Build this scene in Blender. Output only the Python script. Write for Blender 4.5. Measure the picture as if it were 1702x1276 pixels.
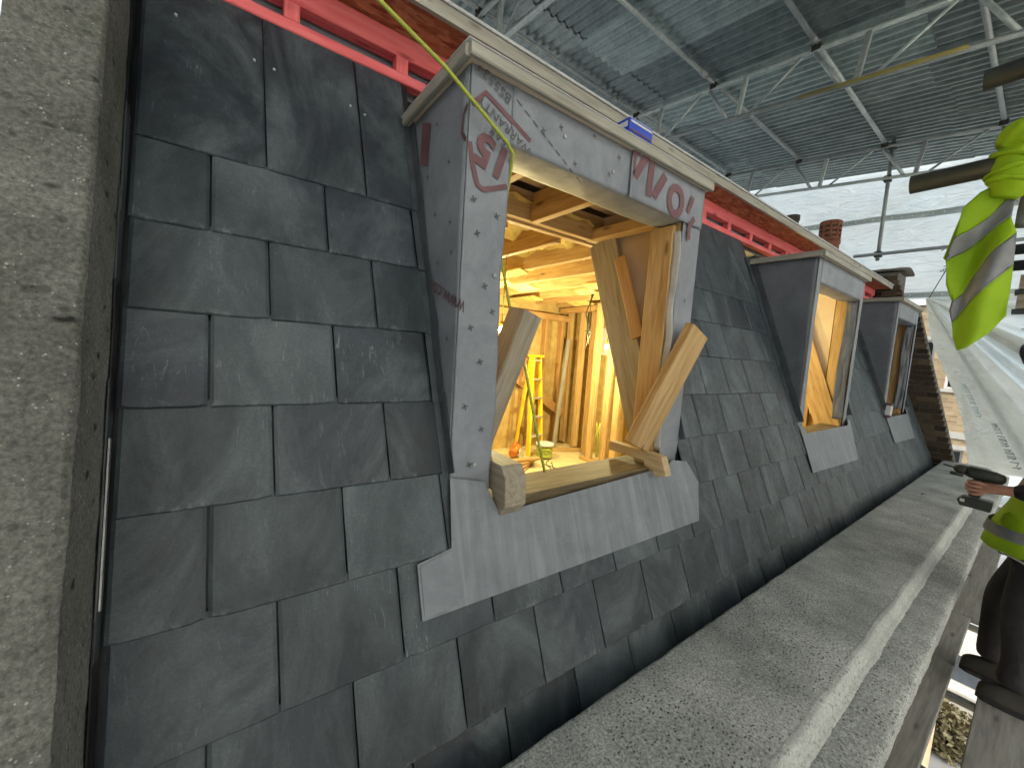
import bpy, bmesh, math, random
from mathutils import Vector, Matrix, noise, Euler
R_ = math.radians
rnd = random.Random(7)
for o in list(bpy.data.objects): bpy.data.objects.remove(o, do_unlink=True)
SC = bpy.context.scene
COL = SC.collection

# ------------------------------------------------------------------ camera, sky, sun, exposure
cam_d = bpy.data.cameras.new('camera'); cam = bpy.data.objects.new('camera', cam_d); COL.objects.link(cam)
cam_d.sensor_width = 36; cam_d.lens = 658.79 / 1702 * 36
cam_d.clip_start = 0.02; cam_d.clip_end = 2000
cam.matrix_world = (Matrix.Rotation(R_(-36.46), 4, 'Z') @ Matrix.Rotation(R_(84.987), 4, 'X') @ Matrix.Rotation(R_(3.845), 4, 'Z'))
SC.camera = cam
SC.cycles.max_bounces = 7; SC.cycles.diffuse_bounces = 3; SC.cycles.glossy_bounces = 2; SC.cycles.transmission_bounces = 3
SUN_EL, SUN_AZ = 34, 200          # degrees; azimuth measured so that the light comes from the street side
wd = bpy.data.worlds.new('World'); SC.world = wd; wd.use_nodes = True
wn = wd.node_tree.nodes; wl = wd.node_tree.links; wn.clear()
sky = wn.new('ShaderNodeTexSky'); sky.sky_type = 'NISHITA'; sky.sun_disc = False
sky.sun_elevation = R_(SUN_EL); sky.sun_rotation = R_(SUN_AZ); sky.air_density = 1.6; sky.dust_density = 4.0
hs = wn.new('ShaderNodeHueSaturation'); hs.inputs['Saturation'].default_value = 0.6
bg = wn.new('ShaderNodeBackground'); bg.inputs['Strength'].default_value = 0.15
wo = wn.new('ShaderNodeOutputWorld')
wl.new(sky.outputs[0], hs.inputs['Color']); wl.new(hs.outputs[0], bg.inputs[0]); wl.new(bg.outputs[0], wo.inputs[0])
sd = bpy.data.lights.new('sun', 'SUN'); sd.energy = 1.0; sd.angle = R_(35); sd.color = (0.94, 0.975, 1.0)
sun = bpy.data.objects.new('sun', sd); COL.objects.link(sun)
sun.rotation_euler = Vector((-math.sin(R_(SUN_AZ)) * math.cos(R_(SUN_EL)), -math.cos(R_(SUN_AZ)) * math.cos(R_(SUN_EL)), -math.sin(R_(SUN_EL)))).to_track_quat('-Z', 'Y').to_euler()
vs = SC.view_settings; vs.view_transform = 'Standard'; vs.look = 'None'; vs.gamma = 1; vs.exposure = 1.55
try: vs.use_curve_mapping = False
except Exception: pass

# ------------------------------------------------------------------ helpers
TH = R_(69.254); CT, ST = math.cos(TH), math.sin(TH); D0 = 1.31
SDIR = Vector((0, CT, ST)); NDIR = Vector((0, -ST, CT)); XD = Vector((1, 0, 0)); YD = Vector((0, 1, 0)); ZD = Vector((0, 0, 1))
def rp(x, s, n=0.0): return Vector((x, D0, 0)) + SDIR * s + NDIR * n          # a point on the slate slope
def V(*a): return Vector(a)
ORG = {}
class MB:
    def __init__(s): s.v = []; s.f = []; s.g = []; s.sm = False
    def add(s, vs, fs, gc=None):
        b = len(s.v); s.v += [Vector(q) for q in vs]; s.f += [[i + b for i in f] for f in fs]
        s.g += (gc if gc else [Vector(q) for q in vs]); return s
    def box(s, a, b, bev=0):
        (x0, y0, z0), (x1, y1, z1) = a, b
        vs = [V(x, y, z) for z in (z0, z1) for y in (y0, y1) for x in (x0, x1)]
        return s.add(vs, [(0, 2, 3, 1), (4, 5, 7, 6), (0, 1, 5, 4), (2, 6, 7, 3), (0, 4, 6, 2), (1, 3, 7, 5)])
    def beam(s, p0, p1, w, h, up=ZD, c=0.004, ext=0):
        p0, p1 = V(*p0), V(*p1); d = (p1 - p0); L = d.length; d.normalize()
        side = d.cross(V(*up)); side = side.normalized() if side.length > 1e-4 else d.orthogonal().normalized()
        u = side.cross(d).normalized()
        prof = [(-w/2+c, -h/2), (w/2-c, -h/2), (w/2, -h/2+c), (w/2, h/2-c), (w/2-c, h/2), (-w/2+c, h/2), (-w/2, h/2-c), (-w/2, -h/2+c)]
        ro = V(rnd.uniform(0, 50), rnd.uniform(0, 50), rnd.uniform(0, 50)); vs, gs = [], []
        for k, q in ((0, p0), (L, p1)):
            for a, b in prof: vs.append(q + side * a + u * b); gs.append(ro + V(k, a, b))
        fs = [(i, (i+1) % 8, (i+1) % 8 + 8, i + 8) for i in range(8)] + [tuple(range(7, -1, -1)), tuple(range(8, 16))]
        return s.add(vs, fs, gs)
    def poly(s, pts, thick, nrm):
        n = len(pts); a = [V(*q) for q in pts]; b = [q + V(*nrm) * thick for q in a]
        ro = V(rnd.uniform(0, 50), 0, 0)
        return s.add(a + b, [tuple(range(n - 1, -1, -1)), tuple(range(n, 2 * n))] + [(i, (i+1) % n, (i+1) % n + n, i + n) for i in range(n)], [q + ro for q in a + b])
    def tube(s, path, r, n=10, cap=True):
        path = [V(*q) for q in path]; m = len(path); rr = r if isinstance(r, (list, tuple)) else [r] * m
        prev = None; vs, gs = [], []; acc = 0
        for i, q in enumerate(path):
            d = (path[min(i+1, m-1)] - path[max(i-1, 0)]).normalized()
            a = d.orthogonal().normalized() if prev is None else (prev - d * prev.dot(d)).normalized()
            prev = a; b = d.cross(a)
            if i: acc += (path[i] - path[i-1]).length
            for k in range(n):
                t = 2 * math.pi * k / n; vs.append(q + (a * math.cos(t) + b * math.sin(t)) * rr[i]); gs.append(V(acc, math.cos(t) * rr[i], math.sin(t) * rr[i]) + path[0])
        fs = [(i*n+k, i*n+(k+1) % n, (i+1)*n+(k+1) % n, (i+1)*n+k) for i in range(m-1) for k in range(n)]
        if cap: fs += [tuple(range(n-1, -1, -1)), tuple(range((m-1)*n, m*n))]
        s.sm = True
        return s.add(vs, fs, gs)
    def loft(s, rings, closed=True, cap=True):
        n = len(rings[0]); m = len(rings); vs = [V(*q) for r in rings for q in r]
        e = n if closed else n - 1
        fs = [(i*n+k, i*n+(k+1) % n, (i+1)*n+(k+1) % n, (i+1)*n+k) for i in range(m-1) for k in range(e)]
        if cap and closed: fs += [tuple(range(n-1, -1, -1)), tuple(range((m-1)*n, m*n))]
        return s.add(vs, fs)
    def grid(s, f, nu, nv):
        vs = [f(i / nu, j / nv) for j in range(nv + 1) for i in range(nu + 1)]
        fs = [(j*(nu+1)+i, j*(nu+1)+i+1, (j+1)*(nu+1)+i+1, (j+1)*(nu+1)+i) for j in range(nv) for i in range(nu)]
        return s.add(vs, fs)
    def ribbon(s, pts, w, nrm):          # flat printed stroke
        pts = [V(*q) for q in pts]; nrm = V(*nrm); vs = []
        for i, q in enumerate(pts):
            d = (pts[min(i+1, len(pts)-1)] - pts[max(i-1, 0)]).normalized(); a = d.cross(nrm).normalized() * w / 2
            vs += [q - a, q + a]
        return s.add(vs, [(2*i, 2*i+1, 2*i+3, 2*i+2) for i in range(len(pts)-1)])
    def build(s, name, mat, parent=None, org=None, smooth=None, thick=0, recalc=True):
        o0 = ORG[parent] if parent is not None else (V(*org) if org is not None else V(0, 0, 0))
        me = bpy.data.meshes.new(name); me.from_pydata([q - o0 for q in s.v], [], s.f)
        at = me.attributes.new('gc', 'FLOAT_VECTOR', 'POINT'); at.data.foreach_set('vector', [c for q in s.g for c in q])
        if recalc:
            bm = bmesh.new(); bm.from_mesh(me); bmesh.ops.recalc_face_normals(bm, faces=bm.faces); bm.to_mesh(me); bm.free()
        sm = s.sm if smooth is None else smooth
        if sm:
            me.polygons.foreach_set('use_smooth', [len(p.vertices) <= 4 for p in me.polygons])
        me.materials.append(mat)
        o = bpy.data.objects.new(name, me); COL.objects.link(o)
        if parent is not None: o.parent = parent
        else: o.location = o0
        ORG[o] = o0
        if thick:
            md = o.modifiers.new('t', 'SOLIDIFY'); md.thickness = thick; md.offset = 0
        return o
def tag(o, label, cat, group=None):
    o['label'] = label; o['category'] = cat
    if group: o['group'] = group
    return o
def thing(name, label, cat, loc=(0, 0, 0), group=None):
    o = bpy.data.objects.new(name, None); COL.objects.link(o); o.location = loc; o.empty_display_size = 0.05; ORG[o] = V(*loc)
    return tag(o, label, cat, group)
def struct(o): o['kind'] = 'structure'; return o
def stuff(o): o['kind'] = 'stuff'; return o
def one(name, mb, mat, label, cat, org, group=None, **k): return tag(mb.build(name, mat, None, org, **k), label, cat, group)

# ------------------------------------------------------------------ materials
class NT:
    def __init__(s, name):
        s.m = bpy.data.materials.new(name); s.m.use_nodes = True; s.t = s.m.node_tree; s.n = s.t.nodes; s.b = s.n['Principled BSDF']; s.o = s.n['Material Output']
    def new(s, ty, **k):
        n = s.n.new('ShaderNode' + ty)
        for a, b in k.items(): setattr(n, a, b)
        return n
    def lk(s, a, b): s.t.links.new(a, b)
    def coord(s, kind='Object', stretch=(1, 1, 1), rand=False):
        if kind == 'gc':
            c = s.new('Attribute'); c.attribute_name = 'gc'; out = c.outputs['Vector']
        else: c = s.new('TexCoord'); out = c.outputs[kind]
        if rand:
            oi = s.new('ObjectInfo'); mm = s.new('VectorMath', operation='MULTIPLY_ADD'); cx = s.new('CombineXYZ')
            s.lk(oi.outputs['Random'], cx.inputs[0]); s.lk(oi.outputs['Random'], cx.inputs[1]); s.lk(oi.outputs['Random'], cx.inputs[2])
            mm.inputs[1].default_value = (91, 57, 73); s.lk(cx.outputs[0], mm.inputs[0]); s.lk(out, mm.inputs[2]); out = mm.outputs[0]
        mp = s.new('Mapping'); mp.inputs['Scale'].default_value = stretch; s.lk(out, mp.inputs[0]); return mp.outputs[0]
    def noise(s, vec, scale, detail=4, rough=0.55, dist=0):
        n = s.new('TexNoise'); n.inputs['Scale'].default_value = scale; n.inputs['Detail'].default_value = detail; n.inputs['Roughness'].default_value = rough; n.inputs['Distortion'].default_value = dist
        s.lk(vec, n.inputs['Vector']); return n.outputs['Fac']
    def vor(s, vec, scale, feat='F1', out='Distance'):
        n = s.new('TexVoronoi', feature=feat); n.inputs['Scale'].default_value = scale; s.lk(vec, n.inputs['Vector']); return n.outputs[out]
    def ramp(s, fac, stops, interp='LINEAR'):
        r = s.new('ValToRGB'); r.color_ramp.interpolation = interp; e = r.color_ramp.elements
        while len(e) < len(stops): e.new(0.5)
        for i, (p_, c) in enumerate(stops): e[i].position = p_; e[i].color = (*(c if isinstance(c, (tuple, list)) else (c, c, c)), 1)
        s.lk(fac, r.inputs[0]); return r.outputs[0]
    def mix(s, fac, a, b, mode='MIX'):
        m = s.new('MixRGB', blend_type=mode)
        for i, q in enumerate((fac, a, b)):
            if hasattr(q, 'is_linked') or hasattr(q, 'links'): s.lk(q, m.inputs[i])
            else: m.inputs[i].default_value = q if i == 0 else (*q, 1)
        return m.outputs[0]
    def math(s, op, a, b):
        m = s.new('Math', operation=op)
        for i, q in enumerate((a, b)):
            if hasattr(q, 'links'): s.lk(q, m.inputs[i])
            else: m.inputs[i].default_value = q
        return m.outputs[0]
    def bump(s, h, st=0.3, dist=0.01, prev=None):
        b = s.new('Bump'); b.inputs['Strength'].default_value = st; b.inputs['Distance'].default_value = dist; s.lk(h, b.inputs['Height'])
        if prev is not None: s.lk(prev, b.inputs['Normal'])
        return b.outputs[0]
    def fin(s, col=None, rough=0.6, nrm=None, metal=0, spec=0.5):
        if col is not None:
            if hasattr(col, 'links'): s.lk(col, s.b.inputs['Base Color'])
            else: s.b.inputs['Base Color'].default_value = (*col, 1)
        if hasattr(rough, 'links'): s.lk(rough, s.b.inputs['Roughness'])
        else: s.b.inputs['Roughness'].default_value = rough
        s.b.inputs['Metallic'].default_value = metal; s.b.inputs['Specular IOR Level'].default_value = spec
        if nrm is not None: s.lk(nrm, s.b.inputs['Normal'])
        return s.m
def simple(name, a, b, scale=8, rough=0.6, bump=0.15, bscale=60, metal=0, spec=0.4, coord='Object', stretch=(1, 1, 1), rand=False, bdist=0.004):
    t = NT(name); v = t.coord(coord, stretch, rand); c = t.ramp(t.noise(v, scale, 5), [(0.3, a), (0.7, b)])
    n = t.bump(t.noise(v, bscale, 4), bump, bdist) if bump else None
    return t.fin(c, rough, n, metal, spec)
def wood(name, a, b, c, rough=0.62):
    t = NT(name); v = t.coord('gc', (1.2, 16, 16)); v2 = t.coord('gc', (1, 3, 3))
    n1 = t.noise(v, 3.0, 6, 0.6, 0.6); big = t.noise(v2, 2.2, 3)
    col = t.ramp(n1, [(0.28, a), (0.5, b), (0.72, c)])
    kn = t.vor(t.coord('gc', (2.6, 9, 9)), 1.0)
    col = t.mix(t.ramp(kn, [(0.05, 0.75), (0.13, 0.0)]), col, tuple(q * 0.3 for q in a))
    col = t.mix(0.35, col, t.ramp(big, [(0.3, (0.55, 0.5, 0.45)), (0.7, (1, 1, 1))]), 'MULTIPLY')
    return t.fin(col, rough, t.bump(n1, 0.25, 0.003), 0, 0.3)
def slate_mat():
    t = NT('slate'); v = t.coord('Object', (1, 0.7, 1), True); oi = t.new('ObjectInfo')
    big = t.noise(v, 3.2, 6, 0.62, 0.7)
    base = t.ramp(big, [(0.25, (0.010, 0.0155, 0.0225)), (0.46, (0.021, 0.029, 0.038)), (0.60, (0.038, 0.050, 0.062)), (0.76, (0.082, 0.101, 0.116))])
    tone = t.ramp(oi.outputs['Random'], [(0, (0.55, 0.62, 0.70)), (0.3, (0.95, 1.03, 1.03)), (0.55, (1.0, 0.95, 1.06)), (0.8, (1.15, 1.2, 1.16)), (1, (1.75, 1.78, 1.74))])
    base = t.mix(1.0, base, tone, 'MULTIPLY')
    scr = t.noise(t.coord('Object', (8, 1.2, 1), True), 6, 2, 0.5, 2.6)
    s1 = t.math('MULTIPLY', t.ramp(scr, [(0.64, 0.0), (0.68, 0.55), (0.72, 0.0)]), t.ramp(big, [(0.52, 0), (0.66, 1)]))
    base = t.mix(s1, base, (0.30, 0.32, 0.33))
    dust = t.ramp(t.noise(t.coord('Object', (1, 0.55, 1), True), 2.4, 6, 0.68, 1.6), [(0.45, 0.0), (0.54, 0.28), (0.62, 0.62), (0.76, 1.0)])
    base = t.mix(dust, base, (0.098, 0.124, 0.140))
    # dressed tail edge: pale chipped flecks of broken slate
    sp = t.new('SeparateXYZ'); tc = t.new('TexCoord'); t.lk(tc.outputs['Object'], sp.inputs[0])
    fine = t.noise(v, 46, 3, 0.6)
    chip = t.math('MULTIPLY', t.ramp(sp.outputs[1], [(0.002, 1.0), (0.020, 0.0)]), t.math('MULTIPLY', t.ramp(fine, [(0.48, 0), (0.62, 0.6)]), t.ramp(t.noise(v, 13, 2), [(0.45, 0), (0.62, 0.8)])))
    base = t.mix(chip, base, (0.24, 0.26, 0.265))
    gr = t.noise(t.coord('Object', (1, 1, 1), True), 170, 3, 0.7)
    base = t.mix(0.55, base, t.ramp(gr, [(0.3, (0.62, 0.62, 0.64)), (0.55, (1, 1, 1)), (0.72, (1.5, 1.5, 1.48))]), 'MULTIPLY')
    b1 = t.bump(gr, 0.12, 0.002, t.bump(t.noise(v, 9, 6, 0.62), 0.28, 0.010))
    return t.fin(base, t.ramp(fine, [(0.3, 0.40), (0.7, 0.58)]), b1, 0, 0.5)
def concrete_mat(name, a, b, c, pit=0.6, moss=0.2, pscale=55, grain=0.95):
    t = NT(name); v = t.coord('Object'); n1 = t.noise(v, 3.5, 7, 0.65); n2 = t.noise(v, 120, 5, 0.7)
    col = t.ramp(n1, [(0.25, a), (0.5, b), (0.75, c)])
    col = t.mix(grain, col, t.ramp(n2, [(0.3, (0.35, 0.35, 0.34)), (0.5, (0.95, 0.95, 0.94)), (0.68, (1.6, 1.6, 1.55))]), 'MULTIPLY')
    mask = t.ramp(t.noise(v, 1.6, 4, 0.6), [(0.38, 0.15), (0.62, 1)])
    pits = t.math('MULTIPLY', t.ramp(t.vor(t.coord('Object', (1, 1.7, 1)), pscale), [(0.20, 1.0), (0.30, 0.0)]), t.ramp(t.noise(v, 24, 2), [(0.34, 0), (0.46, 1)]))
    pits = t.math('MULTIPLY', pits, mask)
    col = t.mix(t.math('MULTIPLY', pits, pit), col, (0.035, 0.037, 0.035))
    peb = t.math('MULTIPLY', t.ramp(t.vor(v, 130), [(0.20, 1), (0.32, 0)]), t.ramp(t.noise(v, 70, 2), [(0.58, 0), (0.66, 0.55)]))
    col = t.mix(peb, col, (0.62, 0.62, 0.58))
    big = t.math('MULTIPLY', t.ramp(t.vor(t.coord('Object', (1, 1, 2.2)), 9), [(0.10, 1), (0.20, 0)]), t.ramp(t.noise(v, 30, 4, 0.7), [(0.44, 0), (0.54, 1)]))
    col = t.mix(t.math('MULTIPLY', big, 1.0 if moss > .3 else moss), col, (0.02, 0.021, 0.018))
    if moss: col = t.mix(t.math('MULTIPLY', t.ramp(t.noise(v, 2.4, 5, 0.7), [(0.55, 0), (0.7, 1)]), moss), col, (0.07, 0.085, 0.04))
    bh = t.math('SUBTRACT', n2, pits)
    return t.fin(col, 0.85, t.bump(bh, 0.5, 0.006, t.bump(n1, 0.3, 0.02)), 0, 0.25)
def membrane_mat(name, a, b, rough=0.55):
    t = NT(name); v = t.coord('Object'); n = t.noise(v, 4, 6, 0.6, 0.6)
    col = t.ramp(n, [(0.28, a), (0.72, b)])
    col = t.mix(0.5, col, t.ramp(t.noise(v, 22, 5, 0.7), [(0.3, (0.8, 0.8, 0.8)), (0.7, (1.12, 1.12, 1.12))]), 'MULTIPLY')
    w = t.noise(t.coord('Object', (1, 1, 0.35)), 9, 3, 0.5, 1.0)
    return t.fin(col, rough, t.bump(t.noise(v, 260, 2), 0.12, 0.001, t.bump(w, 0.35, 0.012)), 0, 0.35)
def sheet_mat(name, a, b, tr=0.5):
    t = NT(name); v = t.coord('Object'); n = t.noise(v, 1.6, 5, 0.6, 0.8)
    col = t.ramp(n, [(0.3, a), (0.7, b)]); w = t.noise(t.coord('Object', (1, 0.7, 2.2)), 3.2, 5, 0.6, 1.5)
    bp = t.bump(w, 0.9, 0.07, t.bump(t.noise(v, 24, 3), 0.2, 0.01))
    t.fin(col, 0.5, bp, 0, 0.3); ts = t.new('BsdfTranslucent'); t.lk(col, ts.inputs[0]); t.lk(bp, ts.inputs['Normal'])
    mx = t.new('MixShader'); mx.inputs[0].default_value = tr; t.lk(t.b.outputs[0], mx.inputs[1]); t.lk(ts.outputs[0], mx.inputs[2]); t.lk(mx.outputs[0], t.o.inputs['Surface'])
    return t.m
def emis(name, col, st):
    t = NT(name); t.b.inputs['Emission Color'].default_value = (*col, 1); t.b.inputs['Emission Strength'].default_value = st; return t.fin(col, 0.4)
def brick_mat(name, a, b, c):
    t = NT(name); oi = t.new('ObjectInfo'); v = t.coord('Object', (1, 1, 1), True)
    col = t.ramp(oi.outputs['Random'], [(0, a), (0.5, b), (1, c)])
    col = t.mix(0.8, col, t.ramp(t.noise(v, 22, 5, 0.7), [(0.25, (0.4, 0.4, 0.4)), (0.7, (1.15, 1.1, 1.05))]), 'MULTIPLY')
    return t.fin(col, 0.9, t.bump(t.noise(v, 60, 4), 0.5, 0.006), 0, 0.2)
def far_brick_mat():
    t = NT('stock_brick'); c = t.new('TexCoord'); sp = t.new('SeparateXYZ'); t.lk(c.outputs['Object'], sp.inputs[0]); cb = t.new('CombineXYZ')
    t.lk(t.math('ADD', sp.outputs[0], sp.outputs[1]), cb.inputs[0]); t.lk(sp.outputs[2], cb.inputs[1])
    br = t.new('TexBrick'); t.lk(cb.outputs[0], br.inputs[0]); br.inputs['Scale'].default_value = 1
    for k, q in (('Brick Width', 0.225), ('Row Height', 0.075), ('Mortar Size', 0.007)): br.inputs[k].default_value = q
    br.inputs['Color1'].default_value = (0.42, 0.33, 0.19, 1); br.inputs['Color2'].default_value = (0.28, 0.20, 0.11, 1); br.inputs['Mortar'].default_value = (0.38, 0.34, 0.27, 1)
    col = t.mix(0.6, br.outputs[0], t.ramp(t.noise(c.outputs['Object'], 3, 6, 0.7), [(0.3, (0.6, 0.6, 0.6)), (0.7, (1.1, 1.1, 1.1))]), 'MULTIPLY')
    return t.fin(col, 0.9, t.bump(br.outputs['Fac'], -0.4, 0.01), 0, 0.2)
def galv_mat(name, a, b, rough=(0.35, 0.6), metal=0.85, coord='Object', rand=True):
    t = NT(name); v = t.coord(coord, (1, 1, 1), rand and coord == 'Object'); n = t.noise(v, 6, 6, 0.65, 0.4); sp = t.vor(v, 45, out='Color')
    col = t.ramp(n, [(0.3, a), (0.7, b)])
    bw = t.new('RGBToBW'); t.lk(sp, bw.inputs[0]); col = t.mix(0.35, col, t.ramp(bw.outputs[0], [(0.2, (0.8, 0.8, 0.8)), (0.8, (1.2, 1.2, 1.2))]), 'MULTIPLY')
    oi = t.new('ObjectInfo'); col = t.mix(0.8, col, t.ramp(oi.outputs['Random'], [(0, (0.62, 0.66, 0.66)), (0.6, (1, 1, 1)), (1, (1.35, 1.45, 1.4))]), 'MULTIPLY')
    return t.fin(col, t.ramp(n, [(0.3, rough[0]), (0.7, rough[1])]), t.bump(t.noise(v, 40, 3), 0.1, 0.002), metal, 0.5)

M = {}
M['slate'] = slate_mat()
M['lead'] = simple('lead', (0.055, 0.065, 0.078), (0.10, 0.115, 0.13), 12, 0.42, 0.2, 40, 0.3)
M['black_trim'] = simple('black_trim', (0.012, 0.013, 0.016), (0.03, 0.032, 0.036), 9, 0.3, 0.1, 40, 0.2)
M['bright_metal'] = galv_mat('bright_metal', (0.6, 0.62, 0.63), (0.8, 0.8, 0.8), (0.25, 0.4), 0.9)
M['concrete'] = concrete_mat('weathered_concrete', (0.085, 0.087, 0.081), (0.15, 0.152, 0.143), (0.23, 0.232, 0.22), 0.8, 0.4, 30, 0.8)
M['coping'] = concrete_mat('pebbled_concrete', (0.205, 0.226, 0.236), (0.345, 0.372, 0.385), (0.50, 0.53, 0.545), 0.9, 0.06, 52)
M['screed'] = concrete_mat('smooth_cement', (0.31, 0.335, 0.345), (0.43, 0.458, 0.47), (0.54, 0.57, 0.58), 0.35, 0.05, 40, 0.5)
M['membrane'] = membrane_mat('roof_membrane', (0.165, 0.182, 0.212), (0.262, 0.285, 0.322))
M['membrane_shaded'] = membrane_mat('shaded_membrane', (0.095, 0.106, 0.126), (0.160, 0.176, 0.203))  # same membrane, with the shade put into a darker colour
def apron_mat():
    t = NT('apron_lead'); v = t.coord('Object'); st = t.noise(t.coord('Object', (16, 1.5, 1.5)), 1.6, 5, 0.6, 0.5); n = t.noise(v, 7, 6, 0.65, 0.6)
    col = t.mix(0.55, t.ramp(st, [(0.3, (0.11, 0.127, 0.152)), (0.52, (0.185, 0.207, 0.238)), (0.72, (0.31, 0.335, 0.365))]), t.ramp(n, [(0.3, (0.135, 0.153, 0.18)), (0.7, (0.24, 0.264, 0.295))]))
    scr = t.ramp(t.noise(t.coord('Object', (3, 14, 40)), 5, 2, 0.5, 1.5), [(0.66, 0.0), (0.72, 0.35)])
    col = t.mix(scr, col, (0.06, 0.066, 0.075))
    return t.fin(col, 0.42, t.bump(n, 0.3, 0.008), 0.15, 0.4)
M['apron'] = apron_mat()
M['white_film'] = membrane_mat('white_film', (0.36, 0.37, 0.37), (0.52, 0.53, 0.53), 0.4)
M['pine'] = wood('pine', (0.34, 0.20, 0.075), (0.50, 0.33, 0.145), (0.60, 0.43, 0.22))
M['block'] = wood('pale_block', (0.40, 0.30, 0.16), (0.54, 0.42, 0.25), (0.62, 0.50, 0.32))
M['pine_pale'] = wood('pine_pale', (0.25, 0.24, 0.20), (0.34, 0.33, 0.285), (0.43, 0.42, 0.37))
M['pine_orange'] = wood('pine_orange', (0.36, 0.20, 0.07), (0.46, 0.27, 0.11), (0.52, 0.33, 0.15))
M['timber_grey'] = wood('weathered_timber', (0.22, 0.19, 0.14), (0.33, 0.29, 0.22), (0.42, 0.38, 0.30))
M['sill_wood'] = wood('stained_sill', (0.08, 0.06, 0.035), (0.17, 0.13, 0.075), (0.26, 0.2, 0.12))
M['ply'] = simple('plywood', (0.55, 0.44, 0.33), (0.66, 0.55, 0.43), 4, 0.65, 0.1, 50)
M['red'] = wood('red_timber', (0.64, 0.10, 0.11), (0.78, 0.155, 0.165), (0.86, 0.22, 0.225))
def osb_mat():
    t = NT('strand_board'); v = t.coord('Object'); c = t.vor(t.coord('Object', (9, 26, 9)), 2.2, out='Color'); bw = t.new('RGBToBW'); t.lk(c, bw.inputs[0])
    n = t.noise(v, 30, 5, 0.7); f = t.mix(0.5, bw.outputs[0], n)
    col = t.ramp(f, [(0.25, (0.20, 0.055, 0.025)), (0.5, (0.36, 0.12, 0.055)), (0.75, (0.52, 0.22, 0.11))])
    return t.fin(col, 0.75, t.bump(f, 0.6, 0.006), 0, 0.25)
M['osb'] = osb_mat()
M['osb_yellow'] = simple('sheathing_board', (0.38, 0.25, 0.09), (0.54, 0.39, 0.16), 9, 0.7, 0.4, 45)
M['insul'] = simple('insulation', (0.50, 0.36, 0.10), (0.68, 0.54, 0.22), 7, 0.9, 0.9, 22, bdist=0.03)
M['room_floor'] = simple('chipboard', (0.50, 0.40, 0.22), (0.64, 0.54, 0.34), 5, 0.7, 0.2, 90)
M['galv'] = galv_mat('galvanised_tube', (0.30, 0.325, 0.33), (0.48, 0.50, 0.505), (0.4, 0.6), 0.35)
M['dark_tube'] = galv_mat('dark_tube', (0.035, 0.042, 0.04), (0.085, 0.10, 0.095), (0.5, 0.7), 0.1)
M['corr'] = galv_mat('corrugated_steel', (0.20, 0.235, 0.235), (0.36, 0.41, 0.40), (0.30, 0.45), 0.75)
M['coupler'] = simple('coupler_steel', (0.03, 0.03, 0.028), (0.09, 0.085, 0.075), 20, 0.6, 0.2, 60, 0.5)
M['sheet'] = sheet_mat('white_sheeting', (0.80, 0.88, 0.88), (0.92, 0.96, 0.96), 0.72)
M['sheet_grey'] = sheet_mat('beige_sheeting', (0.62, 0.63, 0.58), (0.80, 0.81, 0.75), 0.5)
M['band'] = sheet_mat('sheet_band', (0.46, 0.50, 0.49), (0.55, 0.6, 0.58), 0.3)
M['eyelet'] = sheet_mat('sheet_eyelet', (0.9, 0.9, 0.9), (0.95, 0.95, 0.95), 0.8)
M['print_red'] = simple('red_print', (0.125, 0.055, 0.068), (0.17, 0.085, 0.098), 14, 0.6, 0, 40)
M['print_dark'] = simple('dark_print', (0.06, 0.063, 0.07), (0.10, 0.103, 0.11), 30, 0.6, 0, 40)
M['print_blue'] = simple('blue_print', (0.16, 0.30, 0.34), (0.26, 0.40, 0.44), 30, 0.6, 0, 40)
M['hivis'] = simple('hi_vis_fabric', (0.24, 0.41, 0.004), (0.36, 0.56, 0.008), 6, 0.7, 0.5, 30, bdist=0.006)
M['reflect'] = simple('reflective_tape', (0.19, 0.195, 0.21), (0.26, 0.265, 0.28), 30, 0.45, 0.2, 80, 0.3)
M['cable'] = simple('cable_sheath', (0.30, 0.34, 0.045), (0.42, 0.46, 0.08), 30, 0.45, 0.1, 60)
M['cable_dark'] = simple('dark_cable', (0.03, 0.035, 0.02), (0.06, 0.065, 0.04), 30, 0.5, 0)
M['yellow'] = simple('yellow_fibreglass', (0.72, 0.50, 0.02), (0.85, 0.63, 0.04), 9, 0.45, 0.1, 50)
M['faded_yellow'] = simple('faded_yellow', (0.20, 0.17, 0.05), (0.32, 0.27, 0.08), 6, 0.6, 0.1)
M['alu'] = galv_mat('aluminium', (0.6, 0.6, 0.6), (0.8, 0.8, 0.8), (0.3, 0.5), 0.7)
M['orange'] = simple('orange_plastic', (0.5, 0.15, 0.02), (0.6, 0.20, 0.03), 9, 0.4, 0)
M['blue'] = simple('blue_card', (0.02, 0.05, 0.42), (0.03, 0.08, 0.55), 9, 0.4, 0)
M['white'] = simple('white_paint', (0.55, 0.56, 0.57), (0.66, 0.67, 0.68), 7, 0.5, 0.05)
M['glass'] = simple('dark_glass', (0.02, 0.025, 0.03), (0.05, 0.06, 0.07), 2, 0.08, 0)
M['terracotta'] = simple('terracotta', (0.20, 0.07, 0.04), (0.30, 0.115, 0.07), 8, 0.75, 0.3, 40)
M['dark_clay'] = simple('dark_clay', (0.05, 0.045, 0.04), (0.09, 0.08, 0.07), 8, 0.75, 0.3, 40)
M['brick'] = brick_mat('old_brick', (0.035, 0.028, 0.021), (0.07, 0.054, 0.038), (0.13, 0.102, 0.072))
M['mortar'] = simple('mortar', (0.09, 0.083, 0.07), (0.17, 0.16, 0.138), 14, 0.9, 0.5, 60)
M['stock'] = far_brick_mat()
M['stone'] = simple('stone_sill', (0.36, 0.36, 0.33), (0.46, 0.46, 0.43), 6, 0.8, 0.3, 40)
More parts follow.
